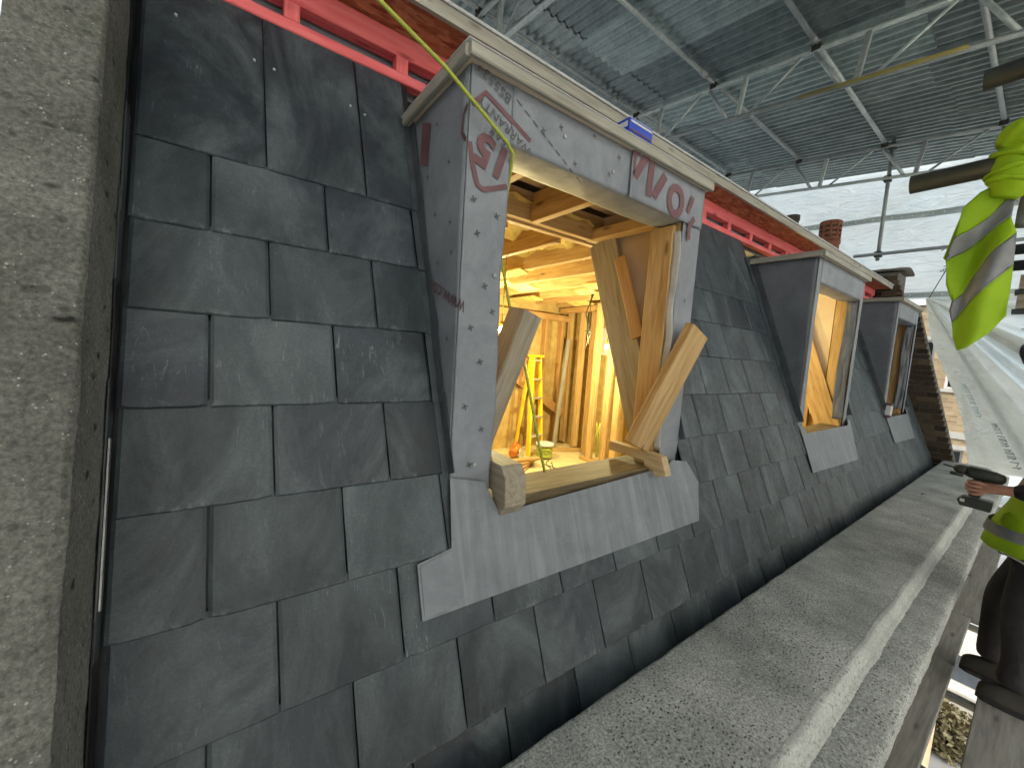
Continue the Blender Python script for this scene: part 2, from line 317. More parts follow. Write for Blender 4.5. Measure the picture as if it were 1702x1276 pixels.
M['board'] = wood('scaffold_board', (0.10, 0.105, 0.10), (0.155, 0.16, 0.155), (0.21, 0.215, 0.205), 0.75)
M['asphalt'] = simple('street', (0.16, 0.16, 0.155), (0.26, 0.255, 0.245), 0.7, 0.9, 0.4, 30)
M['leaf'] = simple('leaves', (0.04, 0.075, 0.02), (0.11, 0.15, 0.04), 5, 0.6, 0)
M['leaf_brown'] = simple('brown_leaves', (0.06, 0.05, 0.02), (0.13, 0.11, 0.05), 5, 0.6, 0)
M['bark'] = simple('bark', (0.06, 0.045, 0.03), (0.11, 0.085, 0.06), 9, 0.9, 0.5)
M['skin'] = simple('skin', (0.40, 0.20, 0.14), (0.50, 0.27, 0.19), 25, 0.5, 0.15, 90)
M['hair'] = simple('hair', (0.02, 0.015, 0.01), (0.04, 0.03, 0.02), 60, 0.6, 0.4, 120)
M['black_cloth'] = simple('black_cloth', (0.010, 0.010, 0.013), (0.022, 0.022, 0.028), 7, 0.85, 0.6, 16, bdist=0.02)
M['boot'] = simple('boot_leather', (0.012, 0.012, 0.012), (0.035, 0.034, 0.032), 12, 0.6, 0.3, 40)
M['tool'] = simple('tool_shell', (0.02, 0.024, 0.02), (0.045, 0.05, 0.042), 14, 0.45, 0.1, 60)
M['bulb'] = emis('lit_bulb', (1.0, 0.80, 0.42), 60)
M['nail'] = simple('nail_head', (0.32, 0.33, 0.34), (0.45, 0.45, 0.46), 20, 0.4, 0)

# ------------------------------------------------------------------ ground, street side and far buildings
GZ = -10.5
g = MB(); g.box((-300, -300, GZ - 1), (300, 300, GZ)); struct(g.build('ground', M['asphalt'], None, (0, 0, GZ)))
# facade of the house that carries the roof
fa = thing('building_facade', 'pale stock brick facade below the concrete parapet ledge', 'facade', (4, 2, GZ))
MB().box((-6, 0.45, GZ), (8.34, 0.75, -1.42)).build('wall', M['stock'], fa)
MB().box((-6, 6.2, GZ), (8.34, 6.5, 1.2)).build('rear_wall', M['stock'], fa)
# neighbouring brick house with white sash windows
hb = thing('brick_house', 'yellow stock brick house with white sash windows beyond the sheeting', 'house', (18, 4, GZ))
wins = [(2.02, 2.36, 0.06, 1.03), (1.40, 1.74, -0.28, 0.32), (3.2, 3.7, 0.06, 1.03), (1.2, 1.7, -2.9, -1.9), (2.2, 2.7, -2.9, -1.9)]
def wall_with_windows(mb, X, y0, y1, z0, z1, ws, th=0.3):
    ys = sorted({y0, y1, *[w[0] for w in ws], *[w[1] for w in ws]}); zs = sorted({z0, z1, *[w[2] for w in ws], *[w[3] for w in ws]})
    for a, b in zip(ys, ys[1:]):
        for c, d in zip(zs, zs[1:]):
            m = ((a+b)/2, (c+d)/2)
            if any(w[0] < m[0] < w[1] and w[2] < m[1] < w[3] for w in ws): continue
            mb.box((X, a, c), (X + th, b, d))
m = MB(); wall_with_windows(m, 16, 0.95, 9, GZ, 2.0, wins); m.build('wall', M['stock'], hb)
MB().box((16.31, 0.95, GZ), (22, 9, 2.0)).build('wall', M['stock'], hb)
MB().box((15.9, 0.85, 2.0), (22.1, 9.1, 2.16)).build('coping', M['white'], hb)
MB().box((15.96, 0.93, -1.6), (15.998, 9, -1.42)).build('string_course', M['stone'], hb)
for (a, b, c, d) in wins:
    w = MB(); e = 0.05
    for q in (((16.08, a, c), (16.14, a + e, d)), ((16.08, b - e, c), (16.14, b, d)), ((16.08, a + e, d - e), (16.14, b - e, d)), ((16.08, a + e, c), (16.14, b - e, c + e)), ((16.08, a + e, (c+d)/2 - .02), (16.14, b - e, (c+d)/2 + .02)), ((16.09, (a+b)/2 - .012, c + e), (16.13, (a+b)/2 + .012, (c+d)/2 - .02))): w.box(*q)
    wo_ = w.build('window', M['white'], hb)
    MB().box((16.15, a, c), (16.16, b, d)).build('pane', M['glass'], wo_)
    MB().box((15.93, a - .05, c - .09), (16.1, b + .05, c - .005)).build('sill', M['stone'], wo_)
    MB().box((15.985, a - .06, d + .005), (16.06, b + .06, d + .12)).build('lintel', M['stone'], wo_)
# sheeted lean-to roof next door
def sag(u, v):
    x, y = 8.75 + 3.6 * u, -0.6 + 2.3 * v
    return V(x, y, -1.75 - 0.1 * u + 0.10 * noise.noise(V(x * 1.7, y * 2.2, 3)) + .03 * math.sin(y * 9 + x * 2))
one('sheeted_roof', MB().grid(sag, 40, 30), M['sheet'], 'pale sheeted lower roof beyond the end of the parapet', 'roof', (10, .5, -1.8), smooth=True, thick=0.01)
# street things glimpsed through the gap in the boards
def bush(name, label, c, r, mat, n, grp=None):
    b = thing(name, label, 'bush', (c[0], c[1], GZ)); q = MB(); q.sm = False
    for i in range(n):
        d = V(rnd.gauss(0, 1), rnd.gauss(0, 1), rnd.gauss(0, 1)).normalized() * r * rnd.uniform(0.45, 1.0) * (1 + .3 * noise.noise(V(i * .37, 1, 2)))
        p = V(*c) + d; p.z = max(p.z, GZ + .05)
        a = V(rnd.gauss(0, 1), rnd.gauss(0, 1), rnd.gauss(0, 1)).normalized(); e = a.orthogonal().normalized(); s_ = rnd.uniform(.05, .11)
        q.add([p - a * s_, p + e * s_ * .5, p + a * s_, p - e * s_ * .5], [(0, 1, 2, 3)])
    q.build('foliage', mat, b, recalc=False)
    k = MB()
    for i in range(5): k.tube([(c[0], c[1], GZ), (c[0] + rnd.uniform(-.2, .2), c[1] + rnd.uniform(-.2, .2), c[2]), (c[0] + rnd.uniform(-.6, .6) * r, c[1] + rnd.uniform(-.6, .6) * r, c[2] + r * .5)], [.04, .025, .008], 6)
    k.build('stem', M['bark'], b)
bush('bush', 'brown leafed bush on the street seen through the board gap', (16.6, .6, GZ + .6), .8, M['leaf_brown'], 1800)
bush('bush', 'green garden bush on the street beyond the parked white van', (24.5, 1.0, GZ + .9), 1.3, M['leaf'], 2200)
van = thing('parked_van', 'white van parked on the street seen through the board gap', 'van', (20.0, .7, GZ))
def van_ring(x, hw, z0, z1): return [(x, .7 - hw, z0), (x, .7 + hw, z0), (x, .7 + hw, z1 * .6 + z0 * .4), (x, .7 + hw * .86, z1), (x, .7 - hw * .86, z1), (x, .7 - hw, z1 * .6 + z0 * .4)]
b_ = MB().loft([van_ring(18.0, .8, GZ + .35, GZ + 1.1), van_ring(18.3, .88, GZ + .3, GZ + 1.2), van_ring(18.9, .9, GZ + .3, GZ + 1.9), van_ring(21.6, .9, GZ + .3, GZ + 1.95), van_ring(21.7, .85, GZ + .35, GZ + 1.8)]).build('body', M['stone'], van)
MB().poly([(18.33, .05, GZ + 1.24), (18.33, 1.35, GZ + 1.24), (18.86, 1.3, GZ + 1.82), (18.86, .1, GZ + 1.82)], .03, (-.6, 0, .5)).build('windscreen', M['glass'], van)
for x in (18.7, 21.0):
    for y in (-.18, 1.4): MB().tube([(x, y, GZ + .33), (x, y + .18, GZ + .33)], .33, 18).build('wheel', M['boot'], van)

# ------------------------------------------------------------------ mansard roof: deck, slates
X0, X1 = -0.19, 7.99
DORM = [(0.61, 1.96), (3.65, 4.88), (6.30, 7.44)]
roof = thing('slate_mansard_roof', 'steep dark slate mansard roof slope between the party walls', 'roof', (3.9, .8, -1.45))
deck = MB()
def deck_strip(x0, x1, s0, s1):
    a = [rp(x0, s0, -.012), rp(x1, s0, -.012), rp(x1, s1, -.012), rp(x0, s1, -.012)]; deck.poly(a, -.03, NDIR)
edges = [X0 - .05] + [q for d in DORM for q in (d[0] + .01, d[1] - .01)] + [X1 + .02]
for i in range(0, len(edges), 2): deck_strip(edges[i], edges[i+1], -1.6, 1.13)
for d in DORM: deck_strip(d[0] + .012, d[1] - .012, -1.6, -.6)
deck.build('roof_deck', M['black_trim'], roof)
SW, GAP, EXPO = 0.2995, 0.0050, 0.2435
TH_S = 0.0085
def slate_mesh(w, L, seed, chip=True):
    r = random.Random(seed); n = 9; me_v = []; top = []
    ph = r.uniform(0, 9)
    def edge(y, side): return side * (w/2 - GAP/2) + .0012 * noise.noise(V(y * 14, side * 3 + ph, seed * .7))
    outline = []
    for i in range(n + 1):
        x = -w/2 + GAP/2 + (w - GAP) * i / n
        y = .0016 * noise.noise(V(x * 26, ph, 1)) + (0.004 * max(0, noise.noise(V(x * 40, ph, 5)) - .25) if chip else 0)
        if i in (0, n): y += r.choice((0, 0, .002, .005))
        outline.append((x, y))
    for y in (.08, .18, L): outline.append((edge(y, 1), y))
    for y in (L, .18, .08): outline.append((edge(y, -1), y))
    def nz(y, t): return .0080 - .0080 * (y / EXPO) + t
    N = len(outline); cx_, cy_ = 0, L * .4
    inner = [(cx_ + (x - cx_) * (1 - .016 / max(w, .05)), y + (.0028 if y < .02 else (-.003 if y > L - .01 else 0))) for x, y in outline]
    vs = [(x, y, nz(y, 0)) for x, y in outline] + [(x, y, nz(y, TH_S * .55)) for x, y in outline] + [(x, y, nz(y, TH_S)) for x, y in inner]
    fs = [tuple(range(N - 1, -1, -1)), tuple(range(2 * N, 3 * N))]
    for i in range(N):
        j = (i + 1) % N; fs += [(i, j, N + j, N + i), (N + i, N + j, 2 * N + j, 2 * N + i)]
    me = bpy.data.meshes.new('slate'); me.from_pydata(vs, [], fs); me.materials.append(M['slate']); return me
FULL = [slate_mesh(SW, .262, k) for k in range(10)]
TOPS = [slate_mesh(SW, .612, 30 + k) for k in range(4)]
cut_cache = {}
def put_slate(me, xc, s):
    o = bpy.data.objects.new('slate', me); COL.objects.link(o); o.parent = roof
    o.location = rp(xc, s) - ORG[roof]
    o.rotation_euler = (TH + rnd.uniform(-.0025, .0025), rnd.uniform(-.002, .002), rnd.uniform(-.0025, .0025))
    return o
CB = [.524, .279, .034, -.212, -.452, -.697, -.937, -1.18, -1.423]
soak_rows = CB
for k, s in enumerate(CB):
    ph = .112 if k % 2 == 0 else -.024
    n0 = math.floor((X0 - ph) / SW)
    for i in range(n0, 40):
        a, b = ph + i * SW, ph + (i + 1) * SW
        # clip against the walls and the dormers
        spans = [(max(a, X0), min(b, X1))]
        for di, (d0, d1) in enumerate(DORM):
            if s > -.72 and k == 5: cutl, cutr = d0 + .004, d1 - .004
            elif s > -.60: cutl, cutr = d0 - (.012 if di == 0 else .03), d1 + .03
            elif s > -.93 and s <= -.60: cutl, cutr = (d0 + .04 if di == 0 else d0 + .02), d1 - .04   # course tucked below the apron
            else: continue
            if k > 5: continue
            ns = []
            for (p, q) in spans:
                if q <= cutl or p >= cutr: ns.append((p, q)); continue
                if p < cutl: ns.append((p, cutl))
                if q > cutr: ns.append((cutr, q))
            spans = ns
        for (p, q) in spans:
            w = q - p
            if w < .025: continue
            L = .612 if k == 0 else .262
            if abs(w - SW) < .004: me = rnd.choice(TOPS if k == 0 else FULL)
            else:
                key = (round(w, 3), L)
                if key not in cut_cache: cut_cache[key] = slate_mesh(w, L, 100 + len(cut_cache))
                me = cut_cache[key]
            put_slate(me, (p + q) / 2, s + rnd.uniform(-.0015, .0015))
# nail heads and clout marks on the top course
for (x, s) in ((-.11, .98), (.085, .93), (.14, .925), (.38, .90), (.43, .885), (.25, .155)):
    c = rp(x, s, .0085); MB().tube([c - NDIR * .006, c + NDIR * .0012], .0040, 10).build('nail_head', M['nail'], roof)
# lead gutter below the tails, hidden behind the parapet
MB().poly([(X0, .60, -1.43), (X1, .60, -1.43), (X1, .86, -1.43), (X0, .86, -1.43)], -.02, (0, 0, 1)).build('gutter_lining', M['lead'], roof)

# ------------------------------------------------------------------ party walls
pw = thing('party_wall', 'weathered concrete party wall upstand at the left verge', 'wall', (-.36, .9, -1.4))
def rough_face(fn, nu, nv, amp, sc, seed, nrm):
    def f(u, v):
        p = fn(u, v); k = min(1, (1 - u) / .08) if nrm == NDIR else min(1, u / .15)
        return p + V(*nrm) * amp * k * noise.noise(p * sc + V(seed, 0, 0))
    return f
NW = .262
XL = -.336
def pw_front(u, v):
    s = -1.75 + 3.6 * v; x = XL - .9 * max(0, (-.2 - s)) * .55 + (-.2 - (XL - .9 * max(0, (-.2 - s)) * .55)) * u
    e = .005 * noise.noise(V(s * 6, 2, 1)) + .0025 * noise.noise(V(s * 40, 7, 1))
    edge = max(0, u - .93) / .07
    return rp(x + (e if u > .5 else -e), s, NW - .014 * edge ** 2)
m = MB(); m.grid(rough_face(pw_front, 40, 160, .007, 18, 3, NDIR), 40, 160); m.build('front_face', M['concrete'], pw, smooth=True)
def pw_side(u, v):
    s = -1.75 + 3.6 * v; e = .005 * noise.noise(V(s * 6, 2, 1)) + .0025 * noise.noise(V(s * 40, 7, 1))
    return rp(-.2 + e * (1 - u), s, NW - .014 - (NW + .05) * u)
m = MB(); m.grid(rough_face(pw_side, 12, 160, .003, 14, 9, XD), 12, 160); m.build('side_face', M['concrete'], pw, smooth=True)
m = MB()
m.poly([rp(-.332, -1.75, NW - .03), rp(-.332, 1.85, NW - .03), rp(-.332, 1.85, -.4), rp(-.332, -1.75, -.4)], .125, (1, 0, 0)); m.build('core', M['concrete'], pw)
# slim lead and black trim strips at the verge
for k, s in enumerate(CB):
    m = MB(); x = -.197 + rnd.uniform(-.002, .002); tp = s + .30 if k else 1.13
    m.poly([rp(x, s - .012, .002), rp(x, tp, .002), rp(x, tp, .055), rp(x, s - .012, .048 + rnd.uniform(-.004, .008))], .0025, (1, 0, 0))
    m.build('verge_soaker', M['lead'] if k % 3 else M['black_trim'], pw)
m = MB(); m.poly([rp(-.1925, -.62, .03), rp(-.1925, -.28, .03), rp(-.1925, -.28, .046), rp(-.1925, -.62, .046)], .003, (1, 0, 0)); m.build('bright_strip', M['bright_metal'], pw)['label'] = 'bright bare metal strip'

def brick_row_wall(parent, X, quad, z0, z1, facing=-1, bl=.215, bh=.065, j=.010, mortar=True):
    """bricks on a plane of constant X; quad(z) -> (ymin, ymax)"""
    z = z0; r = 0; cache = {}
    while z + bh <= z1:
        ya, yb = quad(z + bh / 2); y = yb
        off = 0 if r % 2 == 0 else bl * .5
        first = True
        y = ya
        while y < yb - .03:
            L = (bl * .5 if (first and r % 2) else bl); first = False
            L = min(L, yb - y)
            if L > .03:
                key = round(L, 2)
                if key not in cache:
                    mb = MB(); h, l = bh, L; c = .006
                    mb.beam((0, -l/2, 0), (0, l/2, 0), .10, h, ZD, c); o = mb.build('brick', M['brick']); cache[key] = o.data; bpy.data.objects.remove(o)
                o = bpy.data.objects.new('brick', cache[key]); COL.objects.link(o); o.parent = parent
                o.location = V(X + rnd.uniform(-.004, .004) - facing * .05, y + L/2, z + bh/2) - ORG[parent]
                o.rotation_euler = (rnd.uniform(-.012, .012), 0, rnd.uniform(-.015, .015))
            y += L + j
        z += bh + j; r += 1
bw = thing('brick_party_wall', 'dark old brick party wall at the far end of the slates', 'wall', (8.2, 1.2, -1.4))
def bq(z):  # front edge follows the slope
    f = .69 + (z + 1.06) / 1.96 * .536; return (f, f + .62)
brick_row_wall(bw, 8.0, bq, -1.40, .98)
m = MB(); m.poly([(8.012, bq(-1.4)[0] + .012, -1.4), (8.012, bq(1.0)[0] + .012, 1.0), (8.012, 2.4, 1.0), (8.012, 2.4, -1.4)], .33, (1, 0, 0)); m.build('mortar_core', M['mortar'], bw)
cs = thing('chimney_stack', 'low brick chimney stack on the far party wall', 'chimney', (8.2, 2.2, 1.0))
brick_row_wall(cs, 7.99, lambda z: (1.36 + .35 * (z - 1.0) / .6 * .6, 3.5), 1.01, 1.52)
MB().box((8.004, 1.50, 1.005), (8.5, 3.5, 1.50)).build('mortar_core', M['mortar'], cs)
m = MB(); m.grid(lambda u, v: V(7.95 + .62 * u, 1.42 + 2.2 * v, 1.53 + .05 * math.sin(u * 3.1) + .012 * noise.noise(V(u * 6, v * 20, 2))), 8, 24); m.build('flaunching', M['mortar'], cs, smooth=True, thick=.03)
def chimney_pot(name, label, x, y, z0, z1, r, mat, slots, grp):
    t = thing(name, label, 'chimney pot', (x, y, z0), grp); n = 28; hh = z1 - z0; rings = []
    prof = [(0, r * 1.12), (hh * .08, r * 1.12), (hh * .1, r), (hh * .58, r * .98), (hh * .60, r * 1.07), (hh * .64, r * 1.07), (hh * .66, r * 1.0)]
    m = MB(); m.loft([[(x + q * math.cos(a * 2 * math.pi / n), y + q * math.sin(a * 2 * math.pi / n), z0 + h) for a in range(n)] for h, q in prof], cap=False); m.build('shaft', mat, t, smooth=True, thick=.018)
    m = MB(); rows = 4
    if slots:
        for k in range(rows + 1):
            za = z0 + hh * (.66 + .34 * k / rows); zb = za + hh * .34 / rows * .62
            if k == rows: za -= hh * .03; zb = za + hh * .03
            m.loft([[(x + q * math.cos(a * 2 * math.pi / n), y + q * math.sin(a * 2 * math.pi / n), z) for a in range(n)] for z, q in ((za, r * .99), (za, r * 1.03), (zb, r * 1.03), (zb, r * .99), (za, r * .99))], cap=False)
        m.build('slotted_ring', mat, t, smooth=False); m = MB()
        for a in range(9):
            q = a * 2 * math.pi / 9; c, s_ = math.cos(q), math.sin(q); m.beam((x + r * c, y + r * s_, z0 + hh * .65), (x + r * c, y + r * s_, z1 - .004), .03, .024, (c, s_, 0))
        m.build('slot_rib', mat, t); MB().tube([(x, y, z0 + .1), (x, y, z1 - .02)], r * .86, 20, False).build('liner', M['dark_clay'], t)
    else:
        m.loft([[(x + q * math.cos(a * 2 * math.pi / n), y + q * math.sin(a * 2 * math.pi / n), z) for a in range(n)] for z, q in ((z0 + hh * .6, r), (z0 + hh * .92, r * .95), (z0 + hh * .93, r * 1.06), (z1, r * 1.06), (z1, r * .85), (z0 + hh * .7, r * .85))], cap=False); m.build('rim', mat, t, smooth=False)
chimney_pot('chimney_pot', 'tall terracotta chimney pot with slotted top behind the roof edge', 8.2, 2.46, 1.55, 2.46, .14, M['terracotta'], True, 'chimney pots')
chimney_pot('chimney_pot', 'dark clay chimney pot half hidden by the roof edge', 8.2, 3.05, 1.55, 2.68, .115, M['dark_clay'], False, 'chimney pots')

# ------------------------------------------------------------------ parapet
pp = thing('parapet', 'wide pebbled concrete parapet ledge running along the slate eaves', 'parapet', (3.5, .5, -1.42))
PZ = -1.1215
prof = [(.768, -1.42), (.768, PZ - .012), (.757, PZ - .002), (.74, PZ), (.66, PZ + .002), (.55, PZ + .004), (.46, PZ + .003), (.38, PZ + .001), (.348, PZ - .003)]
prof2 = [(.380, PZ - .014), (.356, PZ - .001), (.338, PZ - .004), (.326, PZ - .020), (.318, PZ - .038), (.306, PZ - .046), (.290, PZ - .062)]
prof3 = [(.310, PZ - .052), (.28, PZ - .050), (.24, PZ - .053), (.205, PZ - .058), (.190, PZ - .064), (.184, PZ - .076), (.184, PZ - .14), (.21, PZ - .16), (.5, PZ - .17)]
def ledge(parts, xa, xb, name, mat, seed):
    nx = max(8, int((xb - xa) / .018)); m = MB()
    def f(u, v):
        t = v * (len(parts) - 1); i = min(int(t), len(parts) - 2); k = t - i
        y = parts[i][0] * (1-k) + parts[i+1][0] * k; z = parts[i][1] * (1-k) + parts[i+1][1] * k; x = xa + (xb - xa) * u
        y += (.007 if seed == 11 else 0) * noise.noise(V(x * 3.1, y * 9, 6)) + .0045 * noise.noise(V(x * 7, 3, seed)) + .0028 * noise.noise(V(x * 31, y * 6, seed + 4)); z += .0025 * noise.noise(V(x * 5, y * 5, seed + 2)) + .001 * noise.noise(V(x * 60, y * 60, seed))
        return V(x, y, z)
    m.grid(f, nx, (len(parts) - 1) * 3); return m.build(name, mat, pp, smooth=True)
js = [-1.2, .60, 2.72, 4.6, 6.5, 8.02]
for i in range(5):
    a, b = js[i] + .0012, js[i+1] - .0012
    ledge(prof, a, b, 'coping_stone', M['coping'], i); ledge(prof3, a, b, 'outer_lip', M['coping'], i)
ledge(prof2, -1.2, 8.02, 'cement_fillet', M['screed'], 11)['label'] = 'smooth pale cement fillet along the ledge'
MB().box((-1.2, .46, -1.46), (8.02, .755, PZ - .03)).build('core', M['mortar'], pp)

# ------------------------------------------------------------------ flat roof edge: red frame, strand board soffit
fr = thing('flat_roof_edge', 'red timber eaves frame with strand board soffit above the slates', 'roof edge', (3.9, 1.75, 1.06))
FX0, FX1 = -.19, 7.95
MB().beam((FX0, 1.745, 1.084), (FX1, 1.745, 1.084), .05, .040).build('bottom_rail', M['red'], fr)
MB().beam((FX0, 1.752, 1.206), (FX1, 1.752, 1.206), .062, .086).build('top_rail', M['red'], fr)
x = .20; xs = []
while x < FX1:
    MB().beam((x, 1.747, 1.1045), (x, 1.747, 1.1625), .052, .048, YD).build('stud', M['red'], fr); xs.append(x); x += .402
m = MB(); m.box((FX0, 1.80, 1.05), (FX1, 1.806, 1.24)); bk = m.build('breather_membrane', M['membrane'], fr)
m = MB()
for q in xs:
    for i in range(9):
        xx = q + .08 + i * .025; m.ribbon([(xx, 1.7985, 1.118), (xx + .004, 1.7985, 1.118 + rnd.choice((.016, .024)))], .005, (0, -1, 0))
stuff(m.build('print_marks', M['print_dark'], bk))
for i in range(4):
    a, b = FX0 + i * 2.035, FX0 + (i + 1) * 2.035 - .006
    MB().box((a, 1.548, 1.2515), (b, 1.95, 1.2695)).build('soffit_board', M['osb'], fr)
MB().box((FX0, 1.528, 1.246), (FX1, 1.546, 1.298)).build('edge_trim', M['pine_pale'], fr)
MB().box((FX0, 1.520, 1.300), (FX1, 6.2, 1.312)).build('roof_membrane', M['white_film'], fr)
MB().box((FX0, 1.55, 1.271), (FX1, 6.2, 1.298)).build('roof_deck', M['pine_pale'], fr)

# ------------------------------------------------------------------ text helper for print on the membrane
def text_mb(body, size, origin, U, Vv, N, bold=0):
    cu = bpy.data.curves.new('t', 'FONT'); cu.body = body; cu.size = size; cu.align_x = 'CENTER'; cu.align_y = 'CENTER'; cu.offset = bold; cu.resolution_u = 3
    ob = bpy.data.objects.new('t', cu); COL.objects.link(ob); dg = bpy.context.evaluated_depsgraph_get(); me = bpy.data.meshes.new_from_object(ob.evaluated_get(dg))
    mb = MB(); o = V(*origin); U, Vv, N = V(*U), V(*Vv), V(*N)
    mb.add([o + U * q.co.x + Vv * q.co.y + N * .0006 for q in me.vertices], [tuple(pl.vertices) for pl in me.polygons])
    bpy.data.objects.remove(ob); bpy.data.curves.remove(cu); bpy.data.meshes.remove(me); return mb
def rot2(U, Vv, deg):
    a = R_(deg); return V(*U) * math.cos(a) + V(*Vv) * math.sin(a), V(*Vv) * math.cos(a) - V(*U) * math.sin(a)

# ------------------------------------------------------------------ dormers
YF = 1.14; ZT = .852; ZB = -.50
def roofY(z): return D0 + z / ST * CT
def wavy(a, b, n, amp, seed): return [V(*a).lerp(V(*b), i / n) + V(amp * noise.noise(V(i * .6, seed, 1)), 0, 0) for i in range(n + 1)]
def dormer(d0, d1, label, first, op=None, dark=False):
    t = thing('dormer', label, 'dormer', ((d0 + d1) / 2, YF, ZB), 'dormers in the mansard slope')
    oa, ob = op; OT = .672
    cheekm = M['membrane'] if first else M['membrane_shaded']  # shade on the farther cheeks comes from the darker copy of the membrane
    # left cheek (slightly billowing sheet) and right cheek
    def cheek(X, sgn):
        def f(u, v):
            z = -.47 + (ZT + .47) * v; ya, yb = YF + .004, roofY(z) + .03; y = ya + (max(yb, ya + .002) - ya) * u
            k = .003 * noise.noise(V(y * 6, z * 5, X)) * (1 if u > .02 else 0)
            return V(X + sgn * k, y, z)
        return f
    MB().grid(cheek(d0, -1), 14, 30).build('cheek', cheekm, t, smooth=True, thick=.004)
    MB().grid(cheek(d1, 1), 14, 30).build('cheek', M['membrane_shaded'], t, smooth=True, thick=.004)
    # front wrap: left jamb, right jamb, header (three lapped sheets)
    def jamb(xa, xb, z0, z1, seed, free):
        def f(u, v):
            z = z0 + (z1 - z0) * v; x = xa + (xb - xa) * u
            lo = .010 * noise.noise(V(z * 4, seed, 2)) + .004 * noise.noise(V(z * 17, seed, 2))
            if free == 1 and u > .9: x += lo
            if free == -1 and u < .1: x += lo
            y = YF - .002 + .0015 * noise.noise(V(x * 9, z * 6, seed)) * math.sin(math.pi * u)
            if free == 1: y -= .018 * max(0, u - .75) * 4 * max(0, .25 - abs(v - .1)) * 2
            return V(x, y, z)
        return f
    MB().grid(jamb(d0, oa, -.575 if first else -.52, ZT, 3 + d0, 1), 16, 40).build('jamb_wrap', M['membrane'], t, smooth=True, thick=.003)
    MB().grid(jamb(ob, d1, -.55 if first else -.52, ZT, 5 + d0, -1), 16, 40).build('jamb_wrap', M['membrane'], t, smooth=True, thick=.003)
    def head(u, v):
        x = oa + (ob - oa) * u; q = v
        w = .012 * noise.noise(V(x * 5, 1, d0)) + .006 * noise.noise(V(x * 14, 4, d0))
        if q < .5: return V(x, YF - .004 + .001 * noise.noise(V(x * 7, q * 5, 2)), ZT + (OT - ZT) * (q / .5))
        a = (q - .5) / .5
        return V(x, YF - .004 + .15 * a, OT - .010 * math.sin(a * 2.6) + w * a * .45)
    MB().grid(head, 40, 24).build('header_wrap', M['membrane'], t, smooth=True, thick=.003)
    # a lapped second sheet on the header (the vertical slit in the photograph)
    if first:
        def lap(u, v):
            x = 1.372 + .006 * noise.noise(V(v * 5, 2, 2)) * (1 - u) + (d1 - .004 - 1.372) * u; return V(x, YF - .010 - .005 * (1 - u) + .001 * noise.noise(V(x * 8, v * 4, 7)), .664 + (ZT - .664) * v)
        MB().grid(lap, 20, 10).build('lapped_sheet', M['membrane'], t, smooth=True, thick=.002)
    # studs, header beam behind the wraps
    for xa_, xb_ in ((d0 + .012, oa - .012), (ob + .012, d1 - .012)):
        xx = (xa_ + xb_) / 2
        MB().beam((xx, YF + .095, -.52), (xx, YF + .095, ZT - .005), xb_ - xa_, .16, YD).build('corner_post', M['pine'], t)
    MB().beam((d0 + .014, YF + .075, .760), (d1 - .014, YF + .075, .760), .12, .165).build('header_beam', M['pine'], t)
    # roof of the dormer
    MB().box((d0 - .014, YF - .022, ZT), (d1 + .014, 1.70, ZT + .016)).build('roof_board', M['ply'], t)
    m = MB(); m.beam((d0 - .026, YF - .034, ZT + .014), (d1 + .018, YF - .034, ZT + .014), .020, .036); m.build('front_fascia', M['pine_pale'], t)
    m = MB(); m.beam((d0 - .026, YF - .024, ZT + .014), (d0 - .026, 1.62, ZT + .014), .020, .036); m.build('side_fascia', M['pine_pale'], t)
    def cap(u, v):
        x, y = d0 - .034 + (d1 - d0 + .055) * u, YF - .042 + .58 * v
        return V(x, y, ZT + .037 + .003 * noise.noise(V(x * 6, y * 9, 4)))
    MB().grid(cap, 30, 14).build('roof_covering', M['white_film'], t, smooth=True, thick=.004)
    # sill
    MB().beam((oa - .02, 1.205, -.560), (ob + .05, 1.205, -.548), .20, .05).build('sill', M['sill_wood'], t)
    MB().beam((oa - .05, 1.26, -.63), (ob + .08, 1.26, -.63), .12, .08).build('cill_beam', M['pine'], t)
    # inside faces of the cheeks, mansard rafters either side
    for xx, k in ((d0 + .02, 0), (d1 - .035, 1)):
        MB().poly([(xx, YF + .19, -.45), (xx, YF + .19, ZT - .004), (xx, 1.80, ZT - .004), (xx, 1.42, -.45)], .012, (1, 0, 0)).build('cheek_lining', M['ply'], t)
        r0, r1 = rp(xx + (-.024 if k else .04), -.8, -.14), rp(xx + (-.024 if k else .04), .80, -.14)
        MB().beam(r0, r1, .045, .20, NDIR).build('rafter', M['timber_grey'] if first and k else M['pine'], t)
    # apron
    if first:
        pts = [(d0 - .143, -.702), (d0 - .028, -.682), (d0 - .006, -.47), (d0 + .12, -.50), (d0 + .165, -.612), (ob + .0, -.575), (ob + .05, -.55), (d1 + .015, -.57), (d1 + .08, -.684), (d1 + .005, -.868), (d0 - .143, -.856)]
    else:
        pts = [(d0 - .02, -.48), (oa - .02, -.50), (oa, -.548), (ob, -.548), (ob + .03, -.50), (d1 + .02, -.50), (d1 - .10, -.868), (d0 - .03, -.842)]
    m = MB(); m.poly([rp(a, s, .0205) for a, s in pts], .003, NDIR); m.build('apron_flashing', M['apron'], t)
    if first:
        m = MB(); m.poly([rp(a, s, .0245) for a, s in [(d0 - .135, -.708), (d0 - .03, -.690), (d0 - .028, -.846), (d0 - .135, -.848)]], .0015, NDIR); m.build('apron_patch', M['membrane'], t)
